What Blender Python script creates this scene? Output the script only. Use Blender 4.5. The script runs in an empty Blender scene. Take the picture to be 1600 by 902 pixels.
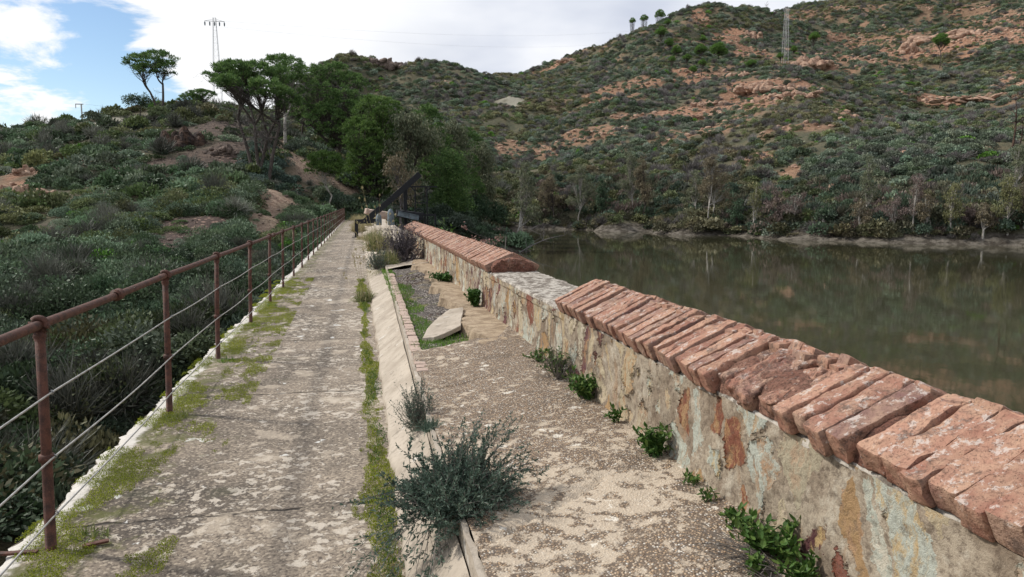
import bpy, math, random
import numpy as np
from mathutils import Vector

# ------------------------------------------------------------------ camera
C = bpy.context.scene.collection
sc = bpy.context.scene
FPX = 1155.0; EYE = 1.6
TH = math.radians(11.99); PH = math.radians(6.716)
FW = np.array([math.sin(TH)*math.cos(PH), math.cos(TH)*math.cos(PH), -math.sin(PH)])
RT = np.array([math.cos(TH), -math.sin(TH), 0.0])
UP = np.array([math.sin(TH)*math.sin(PH), math.cos(TH)*math.sin(PH), math.cos(PH)])
cam_d = bpy.data.cameras.new('camera'); cam = bpy.data.objects.new('camera', cam_d); C.objects.link(cam)
cam.location = (0, 0, EYE); cam.rotation_mode = 'QUATERNION'
cam.rotation_quaternion = Vector(FW).to_track_quat('-Z', 'Y')
cam_d.sensor_width = 36; cam_d.lens = 36*FPX/1600; cam_d.clip_start = 0.05; cam_d.clip_end = 6000
sc.camera = cam

# ------------------------------------------------------------------ exposure, world, sun
sc.view_settings.view_transform = 'Standard'; sc.view_settings.look = 'None'
sc.view_settings.exposure = 0.34; sc.view_settings.gamma = 1.0
SUN_EL = math.radians(42); SUN_AZ = math.radians(-62)       # azimuth from +Y towards +X
world = bpy.data.worlds.new('World'); sc.world = world; world.use_nodes = True

class NT:
    """short hand for building node trees"""
    def __init__(s, nt): s.nt = nt; nt.nodes.clear()
    def n(s, typ, ins=None, **props):
        nd = s.nt.nodes.new(typ)
        for k, v in props.items(): setattr(nd, k, v)
        for k, v in (ins or {}).items(): s.set(nd.inputs[k], v)
        return nd
    def set(s, sock, v):
        if isinstance(v, bpy.types.NodeSocket): s.nt.links.new(v, sock)
        elif isinstance(v, bpy.types.Node): s.nt.links.new(v.outputs[0], sock)
        else:
            if sock.type == 'RGBA' and len(v) == 3: v = (*v, 1)
            sock.default_value = v
    def math(s, op, a, b=0.0, c=0.0, clamp=False):
        nd = s.n('ShaderNodeMath', {0: a, 1: b, 2: c}, operation=op); nd.use_clamp = clamp; return nd.outputs[0]
    def mix(s, f, a, b, blend='MIX'):
        nd = s.n('ShaderNodeMix', data_type='RGBA', blend_type=blend)
        s.set(nd.inputs[0], f); s.set(nd.inputs[6], a); s.set(nd.inputs[7], b); return nd.outputs[2]
    def ramp(s, f, lo, hi, a=0.0, b=1.0):
        nd = s.n('ShaderNodeMapRange', {0: f, 1: lo, 2: hi, 3: a, 4: b}); nd.interpolation_type = 'SMOOTHSTEP'; return nd.outputs[0]
    def noise(s, vec, scale, detail=5, rough=.6, out=0, dist=0.0):
        return s.n('ShaderNodeTexNoise', {'Vector': vec, 'Scale': scale, 'Detail': detail, 'Roughness': rough, 'Distortion': dist}).outputs[out]
    def vor(s, vec, scale, feature='F1', out=0, rnd=1.0):
        return s.n('ShaderNodeTexVoronoi', {'Vector': vec, 'Scale': scale, 'Randomness': rnd}, feature=feature).outputs[out]
    def mapv(s, vec, scale=(1, 1, 1), loc=(0, 0, 0), rot=(0, 0, 0)):
        return s.n('ShaderNodeMapping', {'Vector': vec, 'Scale': scale, 'Location': loc, 'Rotation': rot}).outputs[0]
    def cramp(s, f, stops, interp='LINEAR'):
        nd = s.n('ShaderNodeValToRGB', {0: f}); cr = nd.color_ramp; cr.interpolation = interp
        while len(cr.elements) < len(stops): cr.elements.new(.5)
        for e, (p, col) in zip(cr.elements, stops): e.position = p; e.color = (*col, 1)
        return nd.outputs[0]

w = NT(world.node_tree)
tc = w.n('ShaderNodeTexCoord').outputs['Generated']
sky = w.n('ShaderNodeTexSky'); sky.sky_type = 'NISHITA'; sky.sun_disc = False
sky.sun_elevation = SUN_EL; sky.sun_rotation = SUN_AZ; sky.altitude = 200; sky.air_density = 1.0; sky.dust_density = .15; sky.ozone_density = 2.2
bg_sky = w.n('ShaderNodeBackground', {0: sky.outputs[0], 1: 0.1})
sep = w.n('ShaderNodeSeparateXYZ', {0: tc})
zz = w.math('ADD', w.math('MAXIMUM', sep.outputs[2], 0.0), 0.22)
cv = w.n('ShaderNodeCombineXYZ', {0: w.math('DIVIDE', sep.outputs[0], zz), 1: w.math('DIVIDE', sep.outputs[1], zz), 2: 0.35}).outputs[0]
n1 = w.noise(cv, 1.7, 10, .6, dist=.3)
az = math.radians(-25); el = math.radians(8)
bd = (math.sin(az)*math.cos(el), math.cos(az)*math.cos(el), math.sin(el))
dot = w.n('ShaderNodeVectorMath', {0: tc, 1: bd}, operation='DOT_PRODUCT').outputs['Value']
n1 = w.math('ADD', w.math('MULTIPLY', n1, 1.5), -.25)
hole = w.ramp(dot, math.cos(math.radians(17)), math.cos(math.radians(8)), 0.0, 1.0)
cover = w.math('SUBTRACT', w.math('ADD', n1, .34), w.math('MULTIPLY', hole, .36))
cmask = w.ramp(cover, .44, .58)
n2 = w.noise(w.mapv(cv, loc=(3, 1, 5)), 1.1, 5, .5)
ccol = w.cramp(n2, [(.36, (.46, .5, .6)), (.49, (.62, .65, .72)), (.62, (.8, .81, .84))])
sd = (math.sin(math.radians(-14))*math.cos(math.radians(14)), math.cos(math.radians(-14))*math.cos(math.radians(14)), math.sin(math.radians(14)))
dots = w.n('ShaderNodeVectorMath', {0: tc, 1: sd}, operation='DOT_PRODUCT').outputs['Value']
ccol = w.mix(w.ramp(dots, .9, .99, 0, .7), ccol, (.9, .9, .89))
bg_cl = w.n('ShaderNodeBackground', {0: ccol, 1: 1.0})
mixw = w.n('ShaderNodeMixShader', {0: cmask, 1: bg_sky, 2: bg_cl})
w.n('ShaderNodeOutputWorld', {0: mixw})

sl = bpy.data.lights.new('sun', 'SUN'); sl.energy = 2.9; sl.angle = math.radians(4); sl.color = (1, .95, .88)
so = bpy.data.objects.new('sun', sl); C.objects.link(so)
sdir = Vector((math.sin(SUN_AZ)*math.cos(SUN_EL), math.cos(SUN_AZ)*math.cos(SUN_EL), math.sin(SUN_EL)))
so.rotation_mode = 'QUATERNION'; so.rotation_quaternion = sdir.to_track_quat('Z', 'Y'); so.location = (0, 0, 60)

# ------------------------------------------------------------------ helpers
rng = np.random.default_rng(7)
def lin(r, g, b, k=1.0):
    f = lambda v: ((v/255+.055)/1.055)**2.4 if v > 10 else v/255/12.92
    return (f(r)*k, f(g)*k, f(b)*k)
def ray(px, py):
    return FW + (px-800)/FPX*RT + (451-py)/FPX*UP
def at(px, D):
    d = ray(px, 315); h = math.hypot(d[0], d[1]); return d[0]/h*D, d[1]/h*D
def zat(px, py, D):
    d = ray(px, py); return EYE + d[2]/math.hypot(d[0], d[1])*D
def atz(px, py, z):
    d = ray(px, py); t = (z-EYE)/d[2]; return d[0]*t, d[1]*t, z

def _hash(ix, iy, iz, seed):
    h = (ix.astype(np.int64)*374761393 + iy.astype(np.int64)*668265263 + iz.astype(np.int64)*2147483647 + seed*974711) & 0xffffffff
    h = ((h ^ (h >> 13))*1274126177) & 0xffffffff
    return ((h ^ (h >> 16)) & 0xffff)/65535.0
def vnoise(x, y, z, seed=0):
    x = np.asarray(x, float); y = np.asarray(y, float)+0*x; z = np.asarray(z, float)+0*x
    ix, iy, iz = np.floor(x), np.floor(y), np.floor(z); fx, fy, fz = x-ix, y-iy, z-iz
    sx, sy, sz = [f*f*(3-2*f) for f in (fx, fy, fz)]; r = 0
    for a in (0, 1):
        for b in (0, 1):
            for c in (0, 1):
                wgt = (sx if a else 1-sx)*(sy if b else 1-sy)*(sz if c else 1-sz)
                r = r + wgt*_hash(ix+a, iy+b, iz+c, seed)
    return r*2-1
def fbm(x, y, z=0.0, octv=4, seed=0, gain=.5):
    r = 0; a = 1.0; f = 1.0
    for o in range(octv):
        r = r + a*vnoise(np.asarray(x)*f, np.asarray(y)*f, np.asarray(z)*f, seed+o*17); a *= gain; f *= 2.03
    return r

class MB:
    """collects vertices and faces, then links them as one mesh object"""
    def __init__(s): s.v = []; s.f = []; s.n = 0; s.m = []
    def add(s, v, f, mi=0):
        v = np.asarray(v, float).reshape(-1, 3); f = np.asarray(f, int)
        s.v.append(v); s.f.append(f+s.n); s.m.append(np.full(len(f), mi)); s.n += len(v); return s
    def grid(s, P, mi=0, closed=False):
        """P: (n, m, 3) grid of points"""
        n, m = P.shape[:2]; i = np.arange(n*m).reshape(n, m)
        if closed: i = np.concatenate([i, i[:, :1]], 1)
        f = np.stack([i[:-1, :-1], i[:-1, 1:], i[1:, 1:], i[1:, :-1]], -1).reshape(-1, 4)
        return s.add(P.reshape(-1, 3), f, mi)
    def tube(s, pts, rad, seg=6, mi=0):
        pts = np.asarray(pts, float); k = len(pts); rad = np.broadcast_to(np.asarray(rad, float), (k,))
        t = np.gradient(pts, axis=0); t /= np.linalg.norm(t, axis=1)[:, None]+1e-9
        ref = np.where(np.abs(t[:, 2:3]) > .9, np.array([[1., 0, 0]]), np.array([[0, 0, 1.]]))
        a = np.cross(t, ref); a /= np.linalg.norm(a, axis=1)[:, None]+1e-9; b = np.cross(t, a)
        th = np.linspace(0, 2*math.pi, seg, endpoint=False)
        P = pts[:, None, :] + rad[:, None, None]*(np.cos(th)[None, :, None]*a[:, None, :] + np.sin(th)[None, :, None]*b[:, None, :])
        n0 = s.n; s.grid(P, mi, closed=True)
        if seg in (4, 6, 8, 12):
            for e in (0, k-1):
                c = n0+e*seg
                for q in range(0, seg-2, 2): s.f.append(np.array([[c, c+q+1, c+q+2, c+(q+3) % seg]])); s.m.append(np.array([mi]))
        return s
    def box(s, lo, hi, mi=0):
        x0, y0, z0 = lo; x1, y1, z1 = hi
        v = [(x0, y0, z0), (x1, y0, z0), (x1, y1, z0), (x0, y1, z0), (x0, y0, z1), (x1, y0, z1), (x1, y1, z1), (x0, y1, z1)]
        return s.add(v, [(0, 3, 2, 1), (4, 5, 6, 7), (0, 1, 5, 4), (1, 2, 6, 5), (2, 3, 7, 6), (3, 0, 4, 7)], mi)
    def bar(s, a, b, w_, h_, mi=0):
        """square section bar from a to b"""
        a = np.array(a, float); b = np.array(b, float); t = b-a; t /= np.linalg.norm(t)
        ref = np.array([0, 0, 1.]) if abs(t[2]) < .95 else np.array([0, 1., 0])
        x = np.cross(t, ref); x /= np.linalg.norm(x); y = np.cross(x, t); v = []
        for p in (a, b):
            for sx, sy in ((-1, -1), (1, -1), (1, 1), (-1, 1)): v.append(p+x*sx*w_/2+y*sy*h_/2)
        return s.add(v, [(0, 1, 2, 3), (7, 6, 5, 4), (0, 4, 5, 1), (1, 5, 6, 2), (2, 6, 7, 3), (3, 7, 4, 0)], mi)
    def build(s, name, mats, parent=None, smooth=False, origin=None):
        me = bpy.data.meshes.new(name); V = np.concatenate(s.v) if s.v else np.zeros((0, 3))
        if origin is not None: V = V-np.asarray(origin)
        F = np.concatenate(s.f) if s.f else np.zeros((0, 4), int); MI = np.concatenate(s.m) if s.m else np.zeros(0, int)
        me.vertices.add(len(V)); me.vertices.foreach_set('co', V.astype(np.float32).ravel())
        k = F.shape[1] if len(F) else 4
        me.loops.add(len(F)*k); me.loops.foreach_set('vertex_index', F.astype(np.int32).ravel())
        me.polygons.add(len(F)); me.polygons.foreach_set('loop_start', np.arange(0, len(F)*k, k, dtype=np.int32))
        me.polygons.foreach_set('material_index', MI.astype(np.int32))
        me.polygons.foreach_set('use_smooth', np.full(len(F), smooth))
        me.update(calc_edges=True)
        for m in (mats if isinstance(mats, (list, tuple)) else [mats]): me.materials.append(m)
        o = bpy.data.objects.new(name, me); C.objects.link(o)
        if parent is not None: o.parent = parent
        if origin is not None: o.location = tuple(origin)
        return o
def tag(o, label=None, cat=None, group=None, kind=None):
    if label: o['label'] = label
    if cat: o['category'] = cat
    if group: o['group'] = group
    if kind: o['kind'] = kind
    return o
def thing(name, label, cat, loc=(0, 0, 0), group=None, rz=0.0):
    o = bpy.data.objects.new(name, None); C.objects.link(o); o.location = loc; o.rotation_euler = (0, 0, rz)
    o.empty_display_size = .2
    return tag(o, label, cat, group)
def copy_thing(o, loc, label, rz=0.0, scale=1.0):
    c = o.copy(); C.objects.link(c); c.location = loc; c.rotation_euler = (0, 0, rz); c.scale = (scale,)*3; c['label'] = label
    for ch in list(o.children):
        d = ch.copy(); C.objects.link(d); d.parent = c
        for g in list(ch.children):
            e = g.copy(); C.objects.link(e); e.parent = d
    return c

# ------------------------------------------------------------------ materials
def mat(name):
    m = bpy.data.materials.new(name); m.use_nodes = True; return m, NT(m.node_tree)
def finish(t, col, rough=.85, bump=None, bstr=.5, bdist=.01, metal=0.0, spec=.3):
    p = t.n('ShaderNodeBsdfPrincipled', {'Base Color': col, 'Roughness': rough, 'Metallic': metal, 'Specular IOR Level': spec})
    if bump is not None:
        t.set(p.inputs['Normal'], t.n('ShaderNodeBump', {'Height': bump, 'Strength': bstr, 'Distance': bdist}).outputs[0])
    t.n('ShaderNodeOutputMaterial', {0: p})
    return p
def objc(t): return t.n('ShaderNodeTexCoord').outputs['Object']
def geo_pos(t): return t.n('ShaderNodeNewGeometry').outputs['Position']

def m_walk():
    m, t = mat('weathered_walkway_concrete'); o = geo_pos(t)
    s = t.n('ShaderNodeSeparateXYZ', {0: o})
    big = t.noise(o, 1.1, 5, .6); mid = t.noise(o, 6, 6, .65); fine = t.noise(o, 45, 4, .7)
    col = t.mix(t.ramp(big, .38, .62), (.09, .074, .058), (.255, .208, .158))
    col = t.mix(t.ramp(s.outputs[0], -1.2, .2, 0, .5), col, (.34, .28, .215))       # sandy wear on the inner side
    col = t.mix(t.ramp(fine, .42, .66, 0, .8), col, (.05, .04, .034))
    peb = t.n('ShaderNodeTexVoronoi', {'Vector': o, 'Scale': 75.0})
    col = t.mix(t.ramp(t.n('ShaderNodeSeparateColor', {0: peb.outputs['Color']}).outputs[0], .7, .95, 0, .5), col, (.5, .42, .32))
    wv = t.n('ShaderNodeVectorMath', {0: o, 1: t.noise(o, 9, 3, .5, out=1)}, operation='MULTIPLY_ADD'); t.set(wv.inputs[2], (0, 0, 0))
    dist = t.n('ShaderNodeVectorMath', {0: o, 1: t.n('ShaderNodeVectorMath', {0: t.noise(o, 14, 4, .6, out=1), 1: (.09, .09, .09)}, operation='MULTIPLY').outputs[0]}, operation='ADD').outputs[0]
    lic = t.noise(dist, 15, 5, .62); zone = t.noise(t.mapv(o, loc=(9, 2, 0)), .8, 3, .5)
    lm = t.ramp(t.math('ADD', lic, t.math('MULTIPLY', t.math('SUBTRACT', zone, .5), .4)), .56, .6)
    col = t.mix(t.math('MULTIPLY', lm, .8), col, t.mix(fine, (.38, .32, .25), (.66, .6, .51)))
    # big soft beige patches where lichen has joined up
    bp = t.ramp(t.noise(dist, 2.6, 4, .6), .58, .64)
    col = t.mix(t.math('MULTIPLY', bp, .55), col, (.45, .38, .295))
    wl = t.ramp(t.noise(t.mapv(dist, loc=(4, 7, 0)), 4.3, 4, .55), .665, .685)
    col = t.mix(t.math('MULTIPLY', wl, .85), col, (.66, .65, .6))
    # pale strip of bare mortar along the outer edge
    e = t.math('ADD', s.outputs[0], t.math('MULTIPLY', t.math('SUBTRACT', mid, .5), .16))
    e = t.math('SUBTRACT', e, t.math('MULTIPLY', s.outputs[1], .0118))
    col = t.mix(t.ramp(e, -1.56, -1.50, .9, 0), col, t.mix(big, (.5, .46, .4), (.7, .68, .63)))
    jt = t.math('ABSOLUTE', t.math('SUBTRACT', t.math('FRACT', t.math('DIVIDE', t.math('ADD', s.outputs[1], t.math('MULTIPLY', t.noise(o, 2.5, 3), .18)), 2.45)), .62))
    jm = t.ramp(jt, 0.0015, .006, 1, 0)
    col = t.mix(t.math('MULTIPLY', jm, t.ramp(mid, .35, .55)), col, (.03, .025, .02))
    # damp green-black stains
    st = t.ramp(t.noise(t.mapv(o, loc=(1, 5, 0)), 1.7, 4, .6), .6, .72)
    col = t.mix(t.math('MULTIPLY', st, .5), col, (.06, .06, .035))
    mo = t.ramp(t.math('SUBTRACT', t.math('ADD', t.noise(o, 4.3, 8, .75), t.ramp(e, -1.5, -.75, .22, 0)), t.ramp(e, -1.6, -1.5, .15, 0)), .64, .78)
    col = t.mix(t.math('MULTIPLY', mo, .8), col, t.mix(fine, (.05, .055, .018), (.13, .135, .03)))
    h = t.math('ADD', t.math('MULTIPLY', fine, .9), t.math('ADD', t.math('MULTIPLY', lm, .35), t.math('MULTIPLY', peb.outputs[0], -.4)))
    h = t.math('SUBTRACT', h, t.math('MULTIPLY', jm, 2.5))
    finish(t, col, .92, h, .8, .006); return m
def m_slab():
    m, t = mat('exposed_pebble_concrete'); o = geo_pos(t)
    big = t.noise(o, 1.6, 4, .6); fine = t.noise(o, 60, 4, .7); mid = t.noise(o, 9, 5, .65)
    peb = t.n('ShaderNodeTexVoronoi', {'Vector': o, 'Scale': 92.0}); pc = t.n('ShaderNodeSeparateColor', {0: peb.outputs['Color']})
    pebc = t.cramp(pc.outputs[0], [(0, (.18, .12, .08)), (.35, (.32, .24, .165)), (.6, (.45, .31, .19)), (.8, (.52, .42, .31)), (.93, (.66, .62, .54)), (1, (.26, .23, .21))])
    matrix = (.13, .1, .075)
    col = t.mix(t.ramp(peb.outputs[0], .35, .62), pebc, matrix)
    dist = t.n('ShaderNodeVectorMath', {0: o, 1: t.n('ShaderNodeVectorMath', {0: t.noise(o, 18, 4, .6, out=1), 1: (.07, .07, .07)}, operation='MULTIPLY').outputs[0]}, operation='ADD').outputs[0]
    zone = t.noise(t.mapv(o, loc=(2, 8, 0)), 1.2, 3, .5)
    lm = t.ramp(t.math('ADD', t.noise(dist, 13, 6, .68), t.math('MULTIPLY', t.math('SUBTRACT', zone, .5), .5)), .51, .58)
    col = t.mix(t.math('MULTIPLY', lm, .78), col, t.mix(fine, (.4, .32, .23), (.6, .52, .41)))
    wl = t.ramp(t.noise(t.mapv(dist, loc=(4, 7, 0)), 11, 3, .55), .66, .68)
    col = t.mix(t.math('MULTIPLY', wl, .8), col, (.68, .63, .54))
    dk = t.ramp(t.noise(t.mapv(o, loc=(7, 3, 1)), 3.2, 5, .65), .56, .7)
    col = t.mix(t.math('MULTIPLY', dk, .45), col, (.09, .07, .052))
    h = t.math('ADD', t.math('MULTIPLY', t.ramp(peb.outputs[0], .1, .6, 1, 0), t.math('SUBTRACT', 1.0, t.math('MULTIPLY', lm, .6))), t.math('MULTIPLY', mid, .8))
    finish(t, col, .9, h, .9, .006); return m
def m_bank():
    m, t = mat('pale_mortar'); o = geo_pos(t)
    n1_ = t.noise(o, 3, 6, .6); n2_ = t.noise(o, 28, 5, .7); n3 = t.noise(t.mapv(o, scale=(9, 2, 9)), 2, 4)
    col = t.mix(t.ramp(n1_, .35, .65), (.34, .29, .23), (.46, .4, .325))
    col = t.mix(t.ramp(n2_, .5, .75, 0, .5), col, (.2, .165, .13))
    col = t.mix(t.ramp(n3, .6, .75, 0, .4), col, (.19, .17, .14))
    wl = t.ramp(t.noise(t.mapv(o, loc=(4, 7, 0)), 6, 4, .6), .66, .69)
    col = t.mix(t.math('MULTIPLY', wl, .6), col, (.62, .6, .55))
    st_ = t.ramp(t.noise(t.mapv(o, loc=(2, 5, 1)), 11, 8, .75), .54, .64)
    col = t.mix(t.math('MULTIPLY', st_, .55), col, (.17, .145, .115))
    finish(t, col, .92, t.math('ADD', n2_, t.math('MULTIPLY', n1_, .3)), .8, .005); return m
def m_stonewall():
    m, t = mat('rubble_stone_wall'); o = geo_pos(t)
    wob = t.n('ShaderNodeVectorMath', {0: t.mapv(o, scale=(.15, 1, 1)), 1: t.n('ShaderNodeVectorMath', {0: t.noise(o, 4, 6, .68, out=1), 1: (.0, .22, .22)}, operation='MULTIPLY').outputs[0]}, operation='ADD').outputs[0]
    sv = t.mapv(wob, scale=(1, 1.3, .8), rot=(.35, 0, 0))
    v1 = t.n('ShaderNodeTexVoronoi', {'Vector': sv, 'Scale': 4.4}); ve = t.vor(sv, 4.4, 'DISTANCE_TO_EDGE')
    rc = t.n('ShaderNodeSeparateColor', {0: v1.outputs['Color']})
    streak = t.noise(t.mapv(wob, scale=(1, 2.6, .9), rot=(.6, 0, 0)), 9, 7, .7)
    A = t.cramp(rc.outputs[0], [(0, (.09, .035, .035)), (.17, (.2, .075, .045)), (.25, (.34, .22, .11)), (.36, (.44, .37, .25)), (.5, (.42, .44, .37)), (.68, (.43, .45, .385)), (.84, (.4, .35, .25)), (.92, (.12, .05, .055)), (1, (.08, .045, .05))], 'CONSTANT')
    B = t.cramp(rc.outputs[1], [(0, (.58, .55, .45)), (.4, (.36, .2, .1)), (.7, (.5, .36, .17)), (1, (.24, .1, .08))])
    stone = t.mix(t.ramp(streak, .46, .6, 0, .85), A, B)
    stone = t.mix(t.ramp(t.noise(o, 30, 6, .75), .5, .66, 0, .55), stone, (.13, .1, .07))
    mort = t.mix(t.ramp(t.noise(o, 3.2, 6, .65), .36, .64), (.2, .15, .105), (.38, .32, .24))
    mort = t.mix(t.ramp(t.noise(o, 30, 6, .75), .46, .64, 0, .75), mort, (.12, .09, .065))
    mort = t.mix(t.ramp(t.noise(t.mapv(o, loc=(0, 3, 3)), 7, 6, .7), .52, .62, 0, .6), mort, (.5, .45, .36))
    mort = t.mix(t.ramp(t.noise(t.mapv(o, loc=(0, 13, 3), scale=(1, 1.6, .6)), 3.5, 4), .56, .68, 0, .6), mort, (.28, .17, .09))
    thr = t.math('ADD', t.math('MULTIPLY', t.math('POWER', rc.outputs[2], 2.5), .2), t.math('MULTIPLY', t.noise(o, 11, 6, .7), .1))
    sm = t.math('MULTIPLY', t.ramp(t.math('SUBTRACT', ve, thr), -.012, .0), t.ramp(t.noise(t.mapv(o, loc=(0, 1, 3)), 8, 6, .7), .33, .37))
    col = t.mix(sm, mort, stone)
    cr = t.math('MULTIPLY', t.ramp(t.math('ABSOLUTE', t.math('SUBTRACT', ve, thr)), .0, .016, 1, 0), t.ramp(t.noise(o, 4, 5), .5, .6))
    col = t.mix(t.math('MULTIPLY', cr, .8), col, (.035, .025, .02))
    h = t.math('ADD', t.math('MULTIPLY', sm, -.8), t.math('ADD', t.math('MULTIPLY', t.noise(o, 30, 6, .75), 1.1), t.math('MULTIPLY', streak, t.math('MULTIPLY', sm, 1.6))))
    h = t.math('SUBTRACT', h, t.math('MULTIPLY', cr, 1.5))
    p = finish(t, col, .9)
    out = [q for q in t.nt.nodes if q.type == 'OUTPUT_MATERIAL'][0]
    t.set(out.inputs['Displacement'], t.n('ShaderNodeDisplacement', {'Height': h, 'Midlevel': .6, 'Scale': .011}).outputs[0]); m.displacement_method = 'BOTH'; return m
def m_brick(name='weathered_red_brick', worn=0):
    m, t = mat(name); o = geo_pos(t)
    isl = t.n('ShaderNodeNewGeometry').outputs['Random Per Island']
    base = t.cramp(isl, [(0, (.25, .115, .08)), (.3, (.35, .175, .12)), (.55, (.28, .135, .095)), (.75, (.41, .225, .155)), (.9, (.17, .09, .08)), (1, (.38, .25, .185))])
    n = t.noise(o, 12, 6, .65); f = t.noise(o, 70, 4, .7)
    base = t.mix(t.ramp(n, .35, .7, 0, .6), base, (.46, .31, .21))
    base = t.mix(t.ramp(f, .48, .68, 0, .75), base, (.12, .065, .045))
    isn = t.n('ShaderNodeSeparateXYZ', {0: t.n('ShaderNodeNewGeometry').outputs['Normal']}).outputs[2]
    wl = t.ramp(t.math('ADD', t.noise(t.mapv(o, loc=(1, 2, 3)), 24, 8, .76), t.math('MULTIPLY', isn, .05)), .585, .64)
    base = t.mix(t.math('MULTIPLY', wl, .65), base, (.56, .5, .45))
    bl = t.ramp(t.noise(t.mapv(o, loc=(6, 2, 3)), 11, 8, .76), .53, .64)
    base = t.mix(t.math('MULTIPLY', bl, .7), base, (.075, .055, .045))
    if worn:
        base = t.mix(t.ramp(t.noise(o, 26, 8, .8), .45, .6, 0, .85), base, (.07, .035, .028)); base = t.mix(t.ramp(t.noise(t.mapv(o, loc=(9, 1, 4)), 19, 8, .78), .55, .66, 0, .6), base, (.26, .09, .06))
    pit = t.vor(o, 120)
    h = t.math('ADD', t.math('MULTIPLY', f, 1.0), t.math('ADD', n, t.math('MULTIPLY', t.ramp(pit, 0, .3), .5)))
    finish(t, base, .88, h, .9, .007); return m
def m_core():
    m, t = mat('crumbling_brick_mortar'); o = geo_pos(t)
    n = t.noise(o, 18, 8, .78); f = t.noise(o, 70, 6, .8); v = t.n('ShaderNodeTexVoronoi', {'Vector': t.n('ShaderNodeVectorMath', {0: o, 1: t.n('ShaderNodeVectorMath', {0: t.noise(o, 30, 4, .7, out=1), 1: (.03, .03, .03)}, operation='MULTIPLY').outputs[0]}, operation='ADD').outputs[0], 'Scale': 30.0})
    col = t.mix(t.ramp(t.noise(o, 5, 5, .7), .38, .62), (.26, .115, .08), (.4, .22, .155))
    col = t.mix(t.ramp(f, .45, .6, 0, .8), col, (.09, .045, .032)); col = t.mix(t.ramp(n, .52, .66, 0, .8), col, (.06, .038, .03))
    col = t.mix(t.ramp(t.noise(t.mapv(o, loc=(4, 4, 4)), 34, 6, .8), .6, .66, 0, .8), col, (.46, .42, .37))
    finish(t, col, .95, t.math('ADD', t.math('ADD', n, f), t.math('MULTIPLY', v.outputs[0], -.7)), 1.0, .02); return m
def m_walltop():
    m, t = mat('lichen_grey_mortar'); o = geo_pos(t)
    n = t.noise(t.mapv(o, scale=(1, 1.0, 1)), 14, 6, .7); f = t.noise(o, 50, 4, .7)
    col = t.mix(t.ramp(n, .42, .58), (.15, .125, .1), (.48, .44, .38))
    col = t.mix(t.ramp(f, .5, .7, 0, .6), col, (.08, .065, .05))
    finish(t, col, .92, t.math('ADD', n, f), .9, .01); return m
def m_rust():
    m, t = mat('rusty_iron'); o = geo_pos(t)
    n = t.noise(o, 22, 6, .7); f = t.noise(o, 160, 3, .7)
    col = t.mix(t.ramp(n, .35, .65), (.042, .019, .014), (.115, .046, .03))
    col = t.mix(t.ramp(f, .5, .75, 0, .7), col, (.19, .085, .05))
    finish(t, col, .72, t.math('ADD', n, f), .7, .003, spec=.4); return m
def m_plain(name, col, rough=.6, metal=0., var=.25, scale=20):
    m, t = mat(name); o = objc(t); n = t.noise(o, scale, 5, .65)
    c2 = tuple(v*(1-var) for v in col); c3 = tuple(min(1, v*(1+var)) for v in col)
    finish(t, t.mix(t.ramp(n, .3, .7), c2, c3), rough, n, .4, .004, metal); return m
def m_leaf(name, a, b, c, trans=.25, inst=False, rough=.6):
    """foliage: colour varies per leaf; a shrub in the scrub also takes its own tint"""
    m, t = mat(name); isl = t.n('ShaderNodeNewGeometry').outputs['Random Per Island']
    col = t.cramp(isl, [(0, a), (.5, b), (1, c)])
    if inst:
        tint = t.n('ShaderNodeAttribute', attribute_type='INSTANCER', attribute_name='tint')
        col = t.mix(1.0, col, tint.outputs[0], 'MULTIPLY')
    else:
        n = t.noise(objc(t), .9, 4, .65); col = t.mix(t.ramp(n, .38, .6, .55, 0), col, a)
    d = t.n('ShaderNodeBsdfPrincipled', {'Base Color': col, 'Roughness': rough, 'Specular IOR Level': .25})
    tr = t.n('ShaderNodeBsdfTranslucent', {0: col})
    t.n('ShaderNodeOutputMaterial', {0: t.n('ShaderNodeMixShader', {0: trans, 1: d, 2: tr})}); return m
def m_bark(name, a, b):
    m, t = mat(name); o = objc(t); n = t.noise(t.mapv(o, scale=(6, 6, 1.5)), 3, 5, .65)
    finish(t, t.mix(t.ramp(n, .35, .65), a, b), .9, n, .6, .03); return m
def m_rock(name, a, b, c):
    m, t = mat(name); o = geo_pos(t); n = t.noise(o, 1.3, 7, .65); f = t.noise(o, 7, 5, .7)
    col = t.mix(t.ramp(n, .38, .62), a, b); col = t.mix(t.ramp(f, .5, .68, 0, .8), col, c)
    finish(t, col, .92, t.math('ADD', n, f), 1.0, .15); return m

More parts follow.
